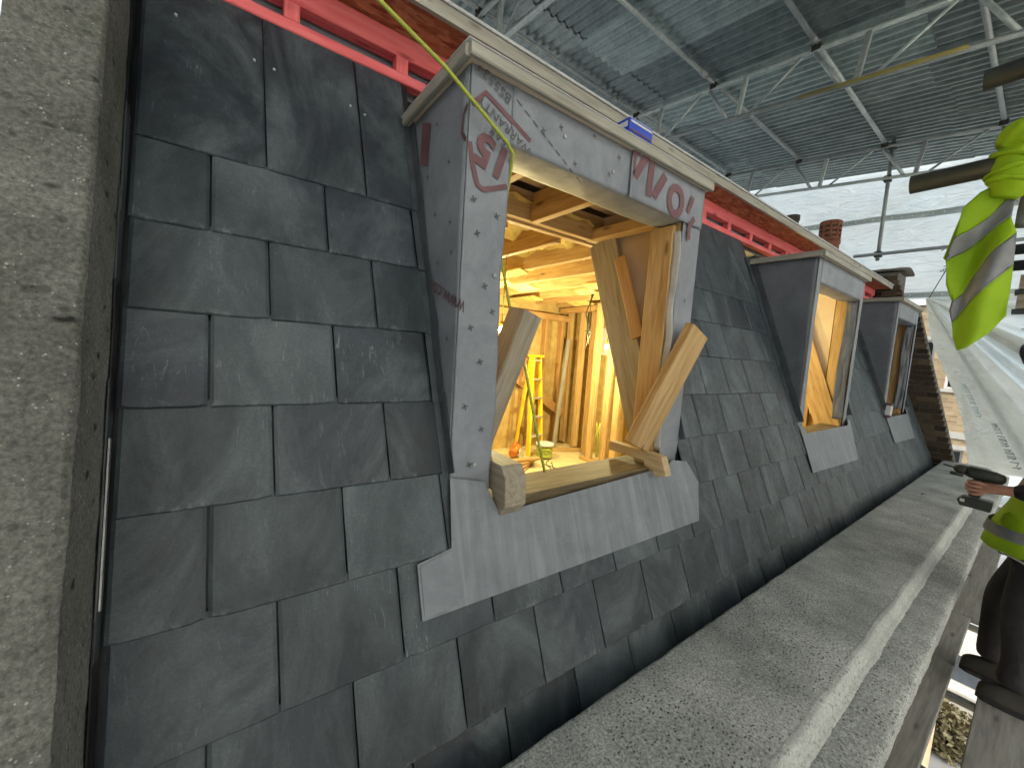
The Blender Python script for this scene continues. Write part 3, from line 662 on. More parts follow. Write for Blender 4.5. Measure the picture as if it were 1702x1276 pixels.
    # stepped lead soakers up both sides
    for side, xx in ((-1, d0), (1, d1)):
        for k, s in enumerate(CB[:5]):
            if s < -.75: continue
            top = s + .262 if k else .97
            tw = rnd.uniform(-.004, .004); a = .030 + .005 * (k % 2) if first else .085
            m = MB()
            fl = [rp(xx + side * .004, s - .004, .0155), rp(xx + side * (a + tw), s - .004, .0175), rp(xx + side * (a - tw), top, .009), rp(xx + side * .004, top, .009)]
            m.poly(fl, .0022, NDIR); xs_k = xx + side * (.007 + .0035 * (k % 2))
            m.poly([rp(xs_k, s - .004, .020), rp(xs_k, top, .014), rp(xs_k, top, .052 + rnd.uniform(0, .012)), rp(xs_k, s - .004, .050 + rnd.uniform(0, .012))], .002 * side, (1, 0, 0))
            m.build('lead_soaker', M['lead'], t)
    return t
d1_ = dormer(*DORM[0], 'nearest dormer, grey membrane with red print round a lit opening', True, (.767, 1.80))
d2_ = dormer(*DORM[1], 'middle dormer with cheek coloured darker for shade and narrow amber opening', False, (3.72, 4.80))
d3_ = dormer(*DORM[2], 'farthest dormer, cheek coloured darker for shade and unlit opening by the brick wall', False, (6.37, 7.37))
# loose membrane flaps in the openings
def flap(parent, xr, y0, z0, z1, seed, w):
    def f(u, v):
        z = z1 + (z0 - z1) * v; return V(xr - (w * math.sin(v * 2.6) + .02) * u + .02 * noise.noise(V(z * 6, u * 3, seed)), y0 + .075 * u + .006 * math.sin(z * 7 + seed), z)
    MB().grid(f, 12, 30).build('loose_flap', M['membrane_shaded'], parent, smooth=True, thick=.003)
flap(d2_, 4.80, 1.15, -.46, .66, 2, .02); flap(d3_, 7.36, 1.15, -.45, .66, 5, .015)
def strip(u, v):
    z = .62 - 1.08 * v; return V(1.793 + .012 * noise.noise(V(z * 7, 3, 1)) - .006 * u, 1.132 + .035 * u + .008 * noise.noise(V(z * 5, u, 9)), z)
MB().grid(strip, 4, 40).build('folded_edge', M['white_film'], d1_, smooth=True, thick=.002)
MB().beam((1.795, 1.235, -.47), (1.795, 1.235, .655), .03, .13, YD).build('frame_post', M['pine'], d1_)
# nearest dormer: trimmers and ceiling framing of the dormer
for xx in (.95, 1.36): MB().beam((xx, 1.30, .758), (xx, 1.74, .758), .045, .15).build('ceiling_joist', M['pine'], d1_)
MB().beam((1.86, 1.20, .725), (1.86, 1.80, .725), .075, .065).build('side_plate', M['pine'], d1_)
for k in range(2): MB().beam((.64, 1.775 + .05 * k, .77 - .012 * k), (2.0, 1.775 + .05 * k, .77 - .012 * k), .045, .15).build('trimmer', M['pine'], d1_)
MB().poly([(.63, 1.22, .838), (1.93, 1.22, .838), (1.93, 1.62, .838), (.63, 1.62, .838)], .008, (0, 0, 1)).build('roof_lining', M['sill_wood'], d1_)
MB().beam(rp(1.835, .60, -.005), rp(1.835, .12, -.005), .022, .075, NDIR).build('batten', M['pine_orange'], d1_)
# printing on the nearest dormer
FU, FV, FN = V(1, 0, 0), V(0, 0, 1), V(0, -1, 0)
def F(x, z, e=.0072): return V(x, YF - e, z)
U1, V1 = rot2(FU, FV, 157)
m = text_mb('15', .135, F(.700, .612), *rot2(FU, FV, 163), FN, .006); m.build('printed_number', M['print_red'], d1_)
m = text_mb('WARRANTY', .042, F(.745, .715), U1, V1, FN); m.build('printed_word', M['print_dark'], d1_)
m = text_mb('YEAR', .040, F(.728, .672), U1, V1, FN); m.build('printed_word', M['print_dark'], d1_)
m = text_mb('BS5534', .046, F(.692, .826), *rot2(FU, FV, 158), FN); m.build('printed_word', M['print_dark'], d1_)
m = MB()
m.ribbon([F(.847, .706), F(.76, .745), F(.662, .786), F(.618, .735)], .016, FN)
m.ribbon([F(.614, .625), F(.630, .56), F(.650, .508), F(.672, .499), F(.71, .512), F(.762, .534)], .016, FN)
m.ribbon([(.6045, 1.142, .735), (.6045, 1.165, .712), (.6045, 1.170, .66), (.6045, 1.142, .630)], .014, (-1, 0, 0))
m.build('printed_shield', M['print_red'], d1_)
m = MB(); HE = .0178
m.add([F(1.375, .880, HE), F(1.452, .880, HE), F(1.400, .833, HE), F(1.385, .735, HE)], [(0, 1, 2, 3)])
m.ribbon([F(1.468, .862, HE), F(1.394, .752, HE)], .040, FN); m.ribbon([F(1.503, .848, HE), F(1.499, .70, HE)], .040, FN); m.ribbon([F(1.608, .818, HE), F(1.535, .708, HE)], .040, FN)
m.ribbon([F(1.705 + .052 * math.cos(a * .3142 - .3), .735 + .058 * math.sin(a * .3142 - .3), HE) for a in range(21)], .036, FN)
m.ribbon([F(1.845, .790, HE), F(1.812, .712, HE)], .030, FN); m.ribbon([F(1.880, .70, .014), F(1.842, .655, .014), F(1.848, .59, .014)], .028, FN)
m.build('printed_logo', M['print_red'], d1_)
m = MB()
for i in range(9):
    a = F(.779 + .0365 * i, .813 - .0195 * i); m.ribbon([a, a + V(.022, 0, -.0125)], .005, FN)
m.build('printed_dashes', M['print_dark'], d1_)
m = MB()
for (x, z) in [(.66, .93), (.79, .86), (.98, .80), (1.15, .83), (.90, .76), (1.25, .72), (1.06, .70), (.66, .36), (.70, .20), (.655, .06), (.735, .12), (.70, -.05), (.65, -.20), (.72, -.28), (.68, -.40), (.64, .46), (.73, .43), (1.0, .88), (1.30, .80), (1.88, .30), (1.90, -.1), (1.87, .05)]:
    if z > .84: continue
    m = MB(); s_ = .011; a = R_(22); c = F(x, z)
    d, e = V(math.cos(a), 0, math.sin(a)), V(-math.sin(a), 0, math.cos(a)); w = .0023
    m.add([c + d * p + e * q for p, q in ((-s_, -w), (-w, -w), (-w, -s_), (w, -s_), (w, -w), (s_, -w), (s_, w), (w, w), (w, s_), (-w, s_), (-w, w), (-s_, w))], [tuple(range(12))])
    m.build('printed_cross', M['print_dark'], d1_)
for (y, z) in [(1.25, .60), (1.34, .45), (1.22, .40), (1.30, .28), (1.20, .30), (1.42, .60), (1.20, .02), (1.46, .74), (1.36, .76)]:
    m = MB(); c = V(.6045, y, z); s_ = .011; w = .0023; d, e = V(0, math.cos(.4), math.sin(.4)), V(0, -math.sin(.4), math.cos(.4))
    m.add([c + d * p + e * q for p, q in ((-s_, -w), (-w, -w), (-w, -s_), (w, -s_), (w, -w), (s_, -w), (s_, w), (w, w), (w, s_), (-w, s_), (-w, w), (-s_, w))], [tuple(range(12))])
    m.build('printed_cross', M['print_dark'], d1_)
m = MB(); m.add([V(.6045, 1.49, .815), V(.6045, 1.41, .785), V(.6045, 1.425, .64), V(.6045, 1.495, .67)], [(0, 1, 2, 3)]); m.build('printed_block', M['print_red'], d1_)
CU, CV = rot2(V(0, -1, 0), V(0, 0, 1), 160)
m = text_mb('www.com', .075, (.6045, 1.235, .165), CU, CV, (-1, 0, 0)); m.build('printed_word', M['print_red'], d1_)
for (x, z) in ((.70, -.40), (1.0, .775), (1.27, .735), (1.42, .79), (.735, .24)):
    c = F(x, z, .006); MB().tube([c, c + V(0, -.004, 0)], .0062, 10).build('fixing_washer', M['nail'], d1_)

# ------------------------------------------------------------------ loose timbers in the nearest opening
m = MB(); m.beam((.775, 1.315, -.46), (.955, 1.235, .145), .095, .10, (.2, -1, .3)); one('timber_prop', m, M['timber_grey'], 'square grey timber prop leaning inside the left of the opening', 'timber', (.8, 1.3, -.46))
m = MB(); m.beam((1.635, 1.16, -.43), (1.885, 1.055, .150), .155, .046, (0, -1, 0)); one('plank', m, M['pine'], 'knotty sawn plank leaning across the right of the opening', 'timber', (1.64, 1.16, -.43))
def foot(name, label, xa, xb, pts, mat):
    m = MB(); m.poly([(xa, y, z) for y, z in pts], xb - xa, (1, 0, 0))
    for i, q in enumerate(m.v): m.g[i] = V(q.y, q.x, q.z) + V(9, 3, xa)
    o = one(name, m, mat, label, 'timber block', (xa, 1.15, -.5)); b = o.modifiers.new('b', 'BEVEL'); b.width = .004; b.segments = 2; b.limit_method = 'ANGLE'
foot('rafter_foot', 'notched timber rafter foot over the right end of the sill', 1.675, 1.722, [(1.36, -.452), (1.045, -.458), (1.012, -.545), (1.115, -.572), (1.142, -.5), (1.36, -.5)], M['block'])
foot('rafter_foot', 'notched timber rafter foot over the left end of the sill', .772, .862, [(1.34, -.395), (1.075, -.400), (1.045, -.44), (1.038, -.535), (1.075, -.58), (1.10, -.575), (1.125, -.5), (1.34, -.5)], M['timber_grey'])

# ------------------------------------------------------------------ loft room
RZ = -1.4
struct(MB().box((X0, 1.0, RZ - .04), (X1, 6.2, RZ)).build('room_floor', M['room_floor'], None, (3, 3, RZ)))
struct(MB().box((X0, 4.47, RZ), (4.4, 4.50, 1.2)).build('room_wall', M['osb_yellow'], None, (3, 4.5, RZ)))
struct(MB().box((4.36, 3.05, RZ), (4.38, 4.468, 1.2)).build('room_wall', M['osb_yellow'], None, (4.37, 3.7, RZ)))
def gable(xa, xb, y1): return MB().poly([(xa, roofY(RZ) + .09, RZ), (xa, roofY(1.2) + .09, 1.2), (xa, y1, 1.2), (xa, y1, RZ)], xb - xa, (1, 0, 0))
struct(gable(4.94, 4.96, 6.0).build('room_wall', M['osb_yellow'], None, (4.95, 3.7, RZ)))
struct(gable(-.188, -.17, 4.468).build('room_wall', M['osb_yellow'], None, (-.18, 3, RZ)))
struct(MB().box((5.0, 2.25, RZ), (7.95, 2.27, 1.2)).build('room_wall', M['sill_wood'], None, (6.5, 2.26, RZ)))
cl = thing('ceiling', 'open joisted loft ceiling with rough yellow insulation', 'ceiling', (2.2, 3, .66))
cl['kind'] = 'structure'
x = .05
while x < 4.3:
    MB().beam((x, 1.86, .735), (x, 4.46, .735), .045, .15).build('joist', M['pine'], cl); x += .40
m = MB(); m.grid(lambda u, v: V(X0 + 4.55 * u, 1.72 + 2.75 * v, .80 - .03 * abs(noise.noise(V(u * 26, v * 13, 1))) * 3 - .02 * noise.noise(V(u * 90, v * 50, 4))), 110, 70); m.build('insulation', M['insul'], cl, smooth=True)
for i in range(22):
    c = V(rnd.uniform(1.2, 4.1), rnd.uniform(2.0, 4.2), .662); a = rnd.uniform(-.4, .4); l, w = rnd.uniform(.12, .32), rnd.uniform(.05, .12)
    m = MB(); m.poly([c + V(-w, -l, 0), c + V(w, -l * .8, -.02), c + V(w * .8, l, -.03), c + V(-w * .9, l * .9, 0)], .012, (0, 0, 1)); m.build('hanging_batt', M['insul'], cl)
def stud(x, y, z0, z1, w=.045, d=.09, mat='pine', parent=None): return MB().beam((x, y, z0), (x, y, z1), w, d, YD).build('stud', M[mat], parent)
pt = thing('stud_partition', 'bare pine stud partition in the lit loft, right of the ladder', 'partition', (3.95, 3.6, RZ))
for (x, y) in ((3.90, 3.48), (3.91, 3.26), (3.96, 3.14), (4.15, 3.30), (4.10, 3.75), (4.2, 4.05), (4.25, 4.36)): stud(x, y, RZ + .045, .655, .05, .09, 'pine', pt)
MB().beam((3.91, 3.05, RZ + .022), (3.91, 3.62, RZ + .022), .09, .044).build('sole_plate', M['pine'], pt)
MB().beam((3.91, 3.0, .61), (4.1, 4.4, .61), .09, .07).build('head_plate', M['pine_orange'], pt)
bf = thing('wall_framing', 'studs and diagonal brace against the loft back wall', 'framing', (3.5, 4.42, RZ))
for x in (2.95, 3.45, 3.80, 4.12): stud(x, 4.42, RZ, .46, .05, .09, 'pine_orange', bf)
MB().beam((2.6, 4.36, .02), (4.2, 4.36, -.92), .02, .13).build('diagonal_brace', M['pine_orange'], bf)
MB().beam((2.4, 4.40, .50), (4.3, 4.40, .50), .05, .09).build('head_rail', M['pine_orange'], bf)
m = MB(); m.beam((3.95, 4.22, RZ + .01), (4.12, 4.25, .20), .05, .04, YD); one('loose_batten', m, M['pine_pale'], 'long pale batten leaning on the loft studs', 'timber', (3.95, 4.2, RZ))
m = MB(); m.beam((3.75, 4.1, RZ + .02), (4.2, 3.9, RZ + .02), .09, .04); one('floor_batten', m, M['pine'], 'short batten lying on the loft floor', 'timber', (4, 4, RZ))
# stepladder
ld = thing('stepladder', 'yellow stepladder standing in the lit loft', 'ladder', (3.4, 4.1, RZ))
def lp(u, v): return V(3.30 + .26 * u * (1 - .35 * v) + .08 * v, 4.00 + .15 * v + .05 * u, RZ + 1.32 * v)
for u in (0, 1): MB().beam(lp(u, 0), lp(u, 1), .028, .07, YD).build('stile', M['yellow'], ld)
for u in (0, 1): MB().beam(lp(u, 0) + V(.05, .36, 0), lp(u, 1) + V(0, .03, 0), .025, .05, YD).build('rear_stile', M['yellow'], ld)
for k in range(1, 6): MB().beam(lp(0, k / 5.2), lp(1, k / 5.2), .08, .022).build('step', M['alu'], ld)
MB().beam(lp(0, 1) + V(-.02, 0, .01), lp(1, 1) + V(.02, 0, .01), .12, .03).build('top_cap', M['yellow'], ld)
rl = thing('cable_reel', 'coil of yellow cable on the loft floor', 'cable reel', (3.45, 3.85, RZ))
m = MB()
for k in range(7): m.tube([(3.45 + (.10 + .006 * math.sin(k * 3)) * math.cos(a * .26), 3.85 + (.10 + .006 * math.cos(k * 5)) * math.sin(a * .26), RZ + .03 + .020 * k + .004 * math.sin(a + k)) for a in range(25)], .009, 6)
m.build('coil', M['cable'], rl); MB().tube([(3.45, 3.85, RZ), (3.45, 3.85, RZ + .19)], .055, 14).build('drum', M['boot'], rl)
MB().tube([(3.45, 3.85, RZ + .17), (3.45, 3.85, RZ + .20)], .12, 18).build('flange', M['white'], rl)
m = MB()
for k in range(3):
    q = [V(3.35 - .35 * i / 14 + .08 * math.sin(i * .9 + k * 2), 3.6 - .9 * i / 14 + .14 * math.sin(i * .7 + k), RZ + .006) for i in range(15)]; m.tube(q, .005, 6)
one('loose_cable', m, M['cable_dark'], 'thin dark cable trailing over the loft floor', 'cable', (3.2, 3.3, RZ))
sw = thing('power_saw', 'small orange power saw on the loft floor', 'saw', (3.05, 4.0, RZ))
MB().tube([(3.00, 3.96, RZ + .07), (3.10, 4.02, RZ + .12), (3.20, 4.06, RZ + .08)], [.05, .075, .045], 12).build('body', M['orange'], sw)
MB().tube([(3.02, 3.97, RZ + .13), (3.09, 4.0, RZ + .22), (3.18, 4.05, RZ + .14)], .014, 8).build('handle', M['orange'], sw)
MB().tube([(3.12, 3.94, RZ + .07), (3.125, 3.932, RZ + .07)], .07, 20).build('blade', M['alu'], sw)
for k in range(4):
    m = MB(); m.beam((2.55 + .05 * k, 3.3 + .1 * k, RZ + .02 + .03 * k), (3.2 - .03 * k, 3.8 - .08 * k, RZ + .02 + .03 * k), .08, .025); one('offcut', m, M['pine_orange'], ('bottom', 'second', 'third', 'top')[k] + ' offcut in the timber pile on the loft floor', 'timber', (2.8, 3.5, RZ), 'offcuts on the loft floor')
m = MB()
for k in range(5): m.tube([(3.30 + .012 * k, 3.1, .70), (3.30 + .02 * math.sin(k * 2), 3.1 + .02 * k, .45), (3.31 + .03 * math.sin(k * 3 + 1), 3.12 - .01 * k, .24), (3.29 + .05 * math.sin(k), 3.12, .06 + .05 * k)], .004, 5)
one('hanging_wires', m, M['cable_dark'], 'bundle of dark wires hanging from the loft joists', 'wires', (3.3, 3.1, .3))
one('paper_notice', MB().box((4.345, 3.62, .0), (4.352, 3.86, .38)), M['white'], 'white paper sheet on the loft wall behind the studs', 'paper', (4.35, 3.7, .2))
m = MB()
for k in range(5): m.tube([(3.87, 3.30 + .01 * k, RZ + .1), (3.86 - .02 * k, 3.28 + .03 * math.sin(k * 2), RZ + .35), (3.85 - .03 * math.sin(k), 3.3 + .05 * math.cos(k * 2), RZ + .55)], .004, 5)
one('wire_tails', m, M['cable'], 'tangle of pale wire tails on the partition foot', 'wires', (3.86, 3.3, RZ))
# middle dormer: framing seen inside
mf = thing('wall_framing', 'pine studs and noggins inside the middle dormer', 'framing', (4.5, 1.9, RZ))
for x, y in ((4.55, 1.95), (4.92, 1.75), (4.92, 1.50), (4.92, 2.2), (4.92, 2.7)): stud(x, y, RZ, 1.0, .045, .09, 'pine', mf)
MB().beam((4.6, 1.90, -.55), (4.9, 1.62, -.05), .045, .09).build('brace', M['pine'], mf); MB().beam((4.91, 1.5, .10), (4.91, 2.7, .10), .045, .09).build('noggin', M['pine'], mf)
# festoon bulbs (lit lamps inside the loft)
def lamp(name, label, p, watt, cord=.5):
    t = thing(name, label, 'lamp', p, 'festoon bulbs in the loft')
    MB().loft([[(p[0] + r * math.cos(a * .524), p[1] + r * math.sin(a * .524), p[2] + h) for a in range(12)] for h, r in ((-.03, .004), (-.024, .016), (-.005, .022), (.012, .017), (.022, .010))]).build('bulb', M['bulb'], t, smooth=True)
    MB().tube([(p[0], p[1], p[2] + .024), (p[0], p[1], p[2] + .06)], .014, 10).build('holder', M['yellow'], t)
    MB().tube([(p[0], p[1], p[2] + .06), (p[0] + .004, p[1], p[2] + cord)], .005, 6).build('cord', M['cable'], t)
    l = bpy.data.lights.new('bulb_light', 'POINT'); l.energy = watt; l.color = (1.0, .86, .42); l.shadow_soft_size = .03
    o = bpy.data.objects.new('bulb_light', l); COL.objects.link(o); o.parent = t; o.location = (0, 0, -.045)
lamp('festoon_bulb', 'lit bulb on a cord at the left edge of the near opening', (1.66, 2.42, .138), 6, .56)
lamp('festoon_bulb', 'lit bulb hidden behind the left jamb of the near dormer', (2.3, 3.5, .25), 42, .45)
lamp('festoon_bulb', 'lit bulb behind the right rafter of the near dormer', (3.45, 2.95, .10), 34, .6)
lamp('festoon_bulb', 'lit bulb inside the middle dormer', (4.45, 2.35, .45), 15, .4)

# ------------------------------------------------------------------ cables, box
m = MB(); m.tube([(-.25, 1.02, 3.3), (-.22, 1.03, 2.2), (-.15, 1.06, 1.2), (.06, 1.085, .965), (.318, 1.10, .849), (.506, 1.10, .775), (.735, 1.105, .652), (.765, 1.115, .632), (.785, 1.15, .60), (.82, 1.25, .38), (.93, 1.29, .12), (.99, 1.28, -.02), (1.06, 1.22, -.38), (1.09, 1.205, -.50)], .0058, 8)
one('yellow_green_cable', m, M['cable'], 'yellow-green cable slanting across the dormer corner and into the opening', 'cable', (.76, 1.1, .64))
bx = thing('blue_box', 'small blue cardboard box on the near dormer roof edge', 'box', (1.43, 1.11, ZT + .05))
MB().box((1.305, 1.100, ZT + .043), (1.455, 1.160, ZT + .095)).build('carton', M['blue'], bx)
MB().box((1.312, 1.097, ZT + .079), (1.448, 1.0995, ZT + .087)).build('printed_bar', M['white'], bx)
MB().box((1.312, 1.097, ZT + .048), (1.448, 1.0995, ZT + .054)).build('printed_band', M['print_red'], bx)
MB().box((1.302, 1.108, ZT + .062), (1.3045, 1.15, ZT + .083)).build('printed_end', M['white'], bx)

# ------------------------------------------------------------------ temporary roof
def tz(y): return 3.16 + .115 * y
YA, YB, XA, XB = -1.5, 6.4, -2.4, 9.3
tr = thing('temporary_roof', 'dark corrugated steel temporary roof over the scaffold', 'roof', (3.5, 2.5, tz(2.5)))
PW, NWV = .84, 7
def corr_mesh(L):
    m = MB(); n = NWV * 10
    for j in (0, 1):
        pass
    def f(u, v): return V(PW * 1.06 * (u - .5), L * (v - .5), .020 * max(-.8, min(.8, 1.35 * math.sin(u * 1.06 * NWV * 2 * math.pi))))
    m.grid(f, n, 1); o = m.build('roof_sheet', M['corr'], smooth=True); d = o.data; bpy.data.objects.remove(o); return d
SL = 2.75; cm = corr_mesh(SL); nrow = 3; ang = math.atan(.115)
x = XA + PW / 2; ci = 0
while x < XB + .2:
    for j in range(nrow):
        y = YA + (SL - .12) * (j + .5)
        o = bpy.data.objects.new('roof_sheet', cm); COL.objects.link(o); o.parent = tr
        o.location = V(x, y, tz(y) + .115 + .012 * ((j + ci) % 2) + .006 * (ci % 2)) - ORG[tr]; o.rotation_euler = (ang, rnd.uniform(-.004, .004), 0)
    x += PW; ci += 1
PUR = [-.45, .72, 1.86, 2.97, 4.17, 5.35]
names = ['outermost scaffold tube under the temporary roof above the walkway', 'scaffold tube under the roof above the parapet side', 'scaffold tube under the roof above the dormer fronts', 'scaffold tube under the roof above the flat roof edge', 'fourth scaffold tube under the roof, behind the dormer roofs', 'rearmost scaffold tube under the corrugated roof']
for y, nm in zip(PUR, names):
    t = thing('purlin_tube', nm, 'scaffold tube', (3, y, tz(y) + .055), 'purlin tubes under the temporary roof')
    xs_ = [XA, 1.6 + rnd.uniform(-.4, .4), 4.65 + rnd.uniform(-.2, .4), 8.12]
    for a, b in zip(xs_, xs_[1:]): MB().tube([(a + .002, y, tz(y) + .058), (b - .002, y, tz(y) + .058)], .0242, 14).build('tube', M['galv'], t)
    for a in xs_[1:3]: MB().tube([(a - .06, y, tz(y) + .058), (a + .06, y, tz(y) + .058)], .031, 14).build('sleeve_coupler', M['galv'], t)
    for gx in (2.3, 5.1, 8.0):
        m = MB(); m.box((gx - .035, y - .04, tz(y) - .012), (gx + .035, y + .04, tz(y) + .05)); m.tube([(gx - .06, y, tz(y) + .02), (gx + .06, y, tz(y) + .02)], .013, 8); m.build('coupler', M['coupler'], t, smooth=False)
def girder(X, label):
    t = thing('lattice_girder', label, 'girder', (X, 2.5, tz(2.5) - .5), 'lattice girders of the temporary roof'); dz = .46
    MB().tube([(X, YA, tz(YA)), (X, YB, tz(YB))], .0242, 14).build('top_chord', M['galv'], t)
    MB().tube([(X, YA, tz(YA) - dz), (X, YB, tz(YB) - dz)], .0242, 14).build('bottom_chord', M['galv'], t)
    p = 1.15; y = 5.35
    while y > YA + .3:
        MB().tube([(X, y - .03, tz(y) - .03), (X, y - .29, tz(y - .29) - dz + .02)], .021, 10).build('brace', M['galv'], t)
        a = y - .44; MB().beam((X, a - .04, tz(a) - .02), (X, a + .02, tz(a) - dz + .02), .048, .048, XD).build('web_post', M['galv'], t)
        MB().tube([(X, y - .56, tz(y - .56) - dz + .02), (X, y - 1.06, tz(y - 1.06) - .02)], .016, 8).build('brace', M['galv'], t)
        y -= p
girder(2.3, 'nearest lattice girder, partly hidden by the near dormer roof')
girder(5.1, 'middle lattice girder with a yellow rod along its bottom chord')
girder(8.0, 'farthest lattice girder in front of the white sheeting')
m = MB(); m.tube([(5.055, 1.95, tz(1.95) - .462), (5.055, .72, tz(.72) - .462)], .018, 12); one('yellow_rod', m, M['faded_yellow'], 'yellow rod fixed along the middle girder bottom chord', 'rod', (5.05, 1.3, 2.8))
def pole(name, label, a, b, mat='galv', r=.0242, grp='loose scaffold tubes', cps=()):
    t = thing(name, label, 'scaffold tube', a, grp); MB().tube([a, b], r, 16).build('tube', M[mat], t)
    for c in cps:
        m = MB(); m.box((c[0] - .045, c[1] - .04, c[2] - .04), (c[0] + .045, c[1] + .04, c[2] + .04)); m.tube([(c[0], c[1] - .065, c[2]), (c[0], c[1] + .065, c[2])], .012, 8); m.build('coupler', M['coupler'], t, smooth=False)
    return t
pole('hanging_tube', 'vertical scaffold tube hanging from the farthest girder', (8.05, 1.78, 3.5), (8.05, 1.77, 1.71), 'galv', cps=((8.04, 1.78, tz(1.78)), (8.04, 1.78, tz(1.78) - .46), (8.05, 1.77, 1.80)))
pole('hanging_tube', 'second vertical tube below the farthest girder, behind the roof edge', (8.05, 3.88, 3.3), (8.05, 3.88, 1.4), 'galv', cps=((8.04, 3.88, tz(3.88) - .46),))
pole('ledger_tube', 'level scaffold tube crossing the white sheeting', (8.0, 2.05, 1.80), (8.0, -1.6, 1.74), 'galv')
pole('transom_tube', 'dark tube end with the hi-vis vest knotted on it', (1.60, .302, .545), (1.60, -1.3, .575), 'dark_tube')
pole('transom_tube', 'dark tube end at the top right edge under the roof', (1.60, .190, .775), (1.60, -1.3, .785), 'dark_tube')
pole('guard_tube', 'upper dark guard tube right of the vest', (3.0, .20, .62), (3.0, -1.3, .63), 'dark_tube')
pole('guard_tube', 'lower dark guard tube right of the vest', (3.0, .20, .545), (3.0, -1.3, .555), 'dark_tube')
pl = thing('timber_pallet', 'slatted timber pallet on edge at the right edge', 'pallet', (3.0, -.3, .32))
for k, z in enumerate((.468, .378)): MB().beam((3.0, .14, z), (3.0, -1.0, z), .022, .066).build('slat', M['timber_grey'], pl)
for z in (.423, .333): MB().beam((3.02, .15, z), (3.02, -1.0, z), .05, .022).build('slat', M['dark_tube'], pl)

# ------------------------------------------------------------------ white sheeting
ws = thing('scaffold_sheeting', 'white translucent sheeting closing the far end of the scaffold', 'sheeting', (9.4, 2.5, 1.25))
def sheet_x(y, z): return 9.4 + .07 * noise.noise(V(y * .9, z * 1.1, 2)) + .075 * abs(noise.noise(V(y * 1.9 + z * 1.4, z * 1.1 - y * .3, 5))) + .012 * noise.noise(V(y * 9, z * 4, 8))
def ws_f(u, v):
    y = 6.4 - 9.0 * u; zb = 1.27 + .05 * noise.noise(V(y, 1, 1)); z = zb + (tz(y) + .22 - .05 - zb) * v
    return V(sheet_x(y, z), y, z)
MB().grid(ws_f, 150, 60).build('sheet', M['sheet'], ws, smooth=True)
def band(zf, w, name):
    def f(u, v):
        y = 6.3 - 8.8 * u; z = zf(y) + w * (v - .5); return V(sheet_x(y, z) - .006, y, z)
    b = MB().grid(f, 150, 2).build(name, M['band'], ws, smooth=True)
    m = MB(); y = 6.2
    while y > -2.3:
        z = zf(y); c = V(sheet_x(y, z) - .016, y, z); m.tube([c, c + V(-.004, 0, 0)], .014, 8); y -= .125
    stuff(m.build('eyelet_row', M['eyelet'], b, smooth=False))
band(lambda y: 2.60 + .055 * y, .10, 'seam_band'); band(lambda y: 3.66 + .10 * y, .12, 'seam_band'); band(lambda y: 1.32 + .02 * y, .09, 'seam_band')
m = MB()
for (y, z) in ((1.20, 2.05), (1.24, 1.72)):
    for k in range(7):
        c = V(9.30, y + rnd.uniform(-.06, .06), z + rnd.uniform(-.05, .05)); m.ribbon([c, c + V(0, rnd.uniform(-.05, .05), rnd.uniform(-.03, .03))], .012, (-1, 0, 0))
stuff(m.build('dirt_marks', M['print_dark'], ws))
# gathered curtain of sheeting, folds radiating from the tie point
ct = thing('sheeting_curtain', 'loose printed sheeting gathered at a tie and draped to the deck', 'sheeting', (9.1, .4, -1.25))
TP = V(9.30, 1.335, 1.25)
def cur_x(th, r):
    a = th * 1.0; fold = .26 * math.sin(a * 13 + .8 * math.sin(a * 5)) + .11 * math.sin(a * 31 + 1.3) + .05 * math.sin(a * 57)
    return TP.x - .25 + fold * min(1, r / 1.6) * .9 + .04 * noise.noise(V(th * 6, r * 2, 3))
def cur_pt(u, v):
    th = R_(17.5 + 74 * u); dy, dz = -math.sin(th), -math.cos(th)
    rmax = min((1.27 + 1.25) / max(.02, -dz) if dz < -.02 else 99, 3.9); rmax = min(rmax, 3.9)
    r = .02 + (rmax - .02) * v + (.05 * math.sin(u * 19) if v > .95 else 0)
    edge = .05 * math.sin(v * 7.0) * max(0, .12 - u) / .12
    return V(cur_x(th, r), TP.y + dy * r + edge, TP.z + dz * r)
def cur_strip(u0, u1, mat, n):
    return MB().grid(lambda u, v: cur_pt(u0 + (u1 - u0) * u, v), n, 70).build('drape', M[mat], ct, smooth=True)
cur_strip(0, .13, 'sheet_grey', 26); cur_strip(.13, .30, 'sheet_grey', 30); cur_strip(.30, .44, 'sheet', 26); cur_strip(.44, .56, 'sheet_grey', 24); cur_strip(.56, 1, 'sheet', 60)
def marks(u, v0, v1, n, h, mat, nm):
    m = MB()
    for i in range(n):
        if i % 6 == 5: continue
        v = v0 + (v1 - v0) * (i + rnd.uniform(-.25, .25)) / n; a = cur_pt(u, v) + V(-.012, 0, 0); b = cur_pt(u + h, v) + V(-.012, 0, 0); c = cur_pt(u + h * rnd.choice((.5, 1)), v + (v1 - v0) / n * .6) + V(-.012, 0, 0)
        m.ribbon([a, b], .010, (-1, 0, 0)); m.ribbon([b, c], .008, (-1, 0, 0))
    stuff(m.build(nm, M[mat], ct))
marks(.055, .52, .72, 18, .022, 'print_blue', 'printed_line'); marks(.10, .74, .97, 20, .02, 'print_dark', 'printed_line'); marks(.62, .28, .40, 14, .02, 'print_blue', 'printed_line')
m = MB()
for ua, ub, va, vb in ((.415, .475, .385, .335), (.445, .452, .40, .352), (.468, .476, .395, .345), (.475, .56, .335, .345)):
    q = [cur_pt(ua + (ub - ua) * i / 8, va + (vb - va) * i / 8 - .012 * math.sin(i / 8 * 3.14)) + V(-.014, 0, 0) for i in range(9)]; m.ribbon(q, .045, (-1, 0, 0))
m.build('printed_script', M['black_trim'], ct)
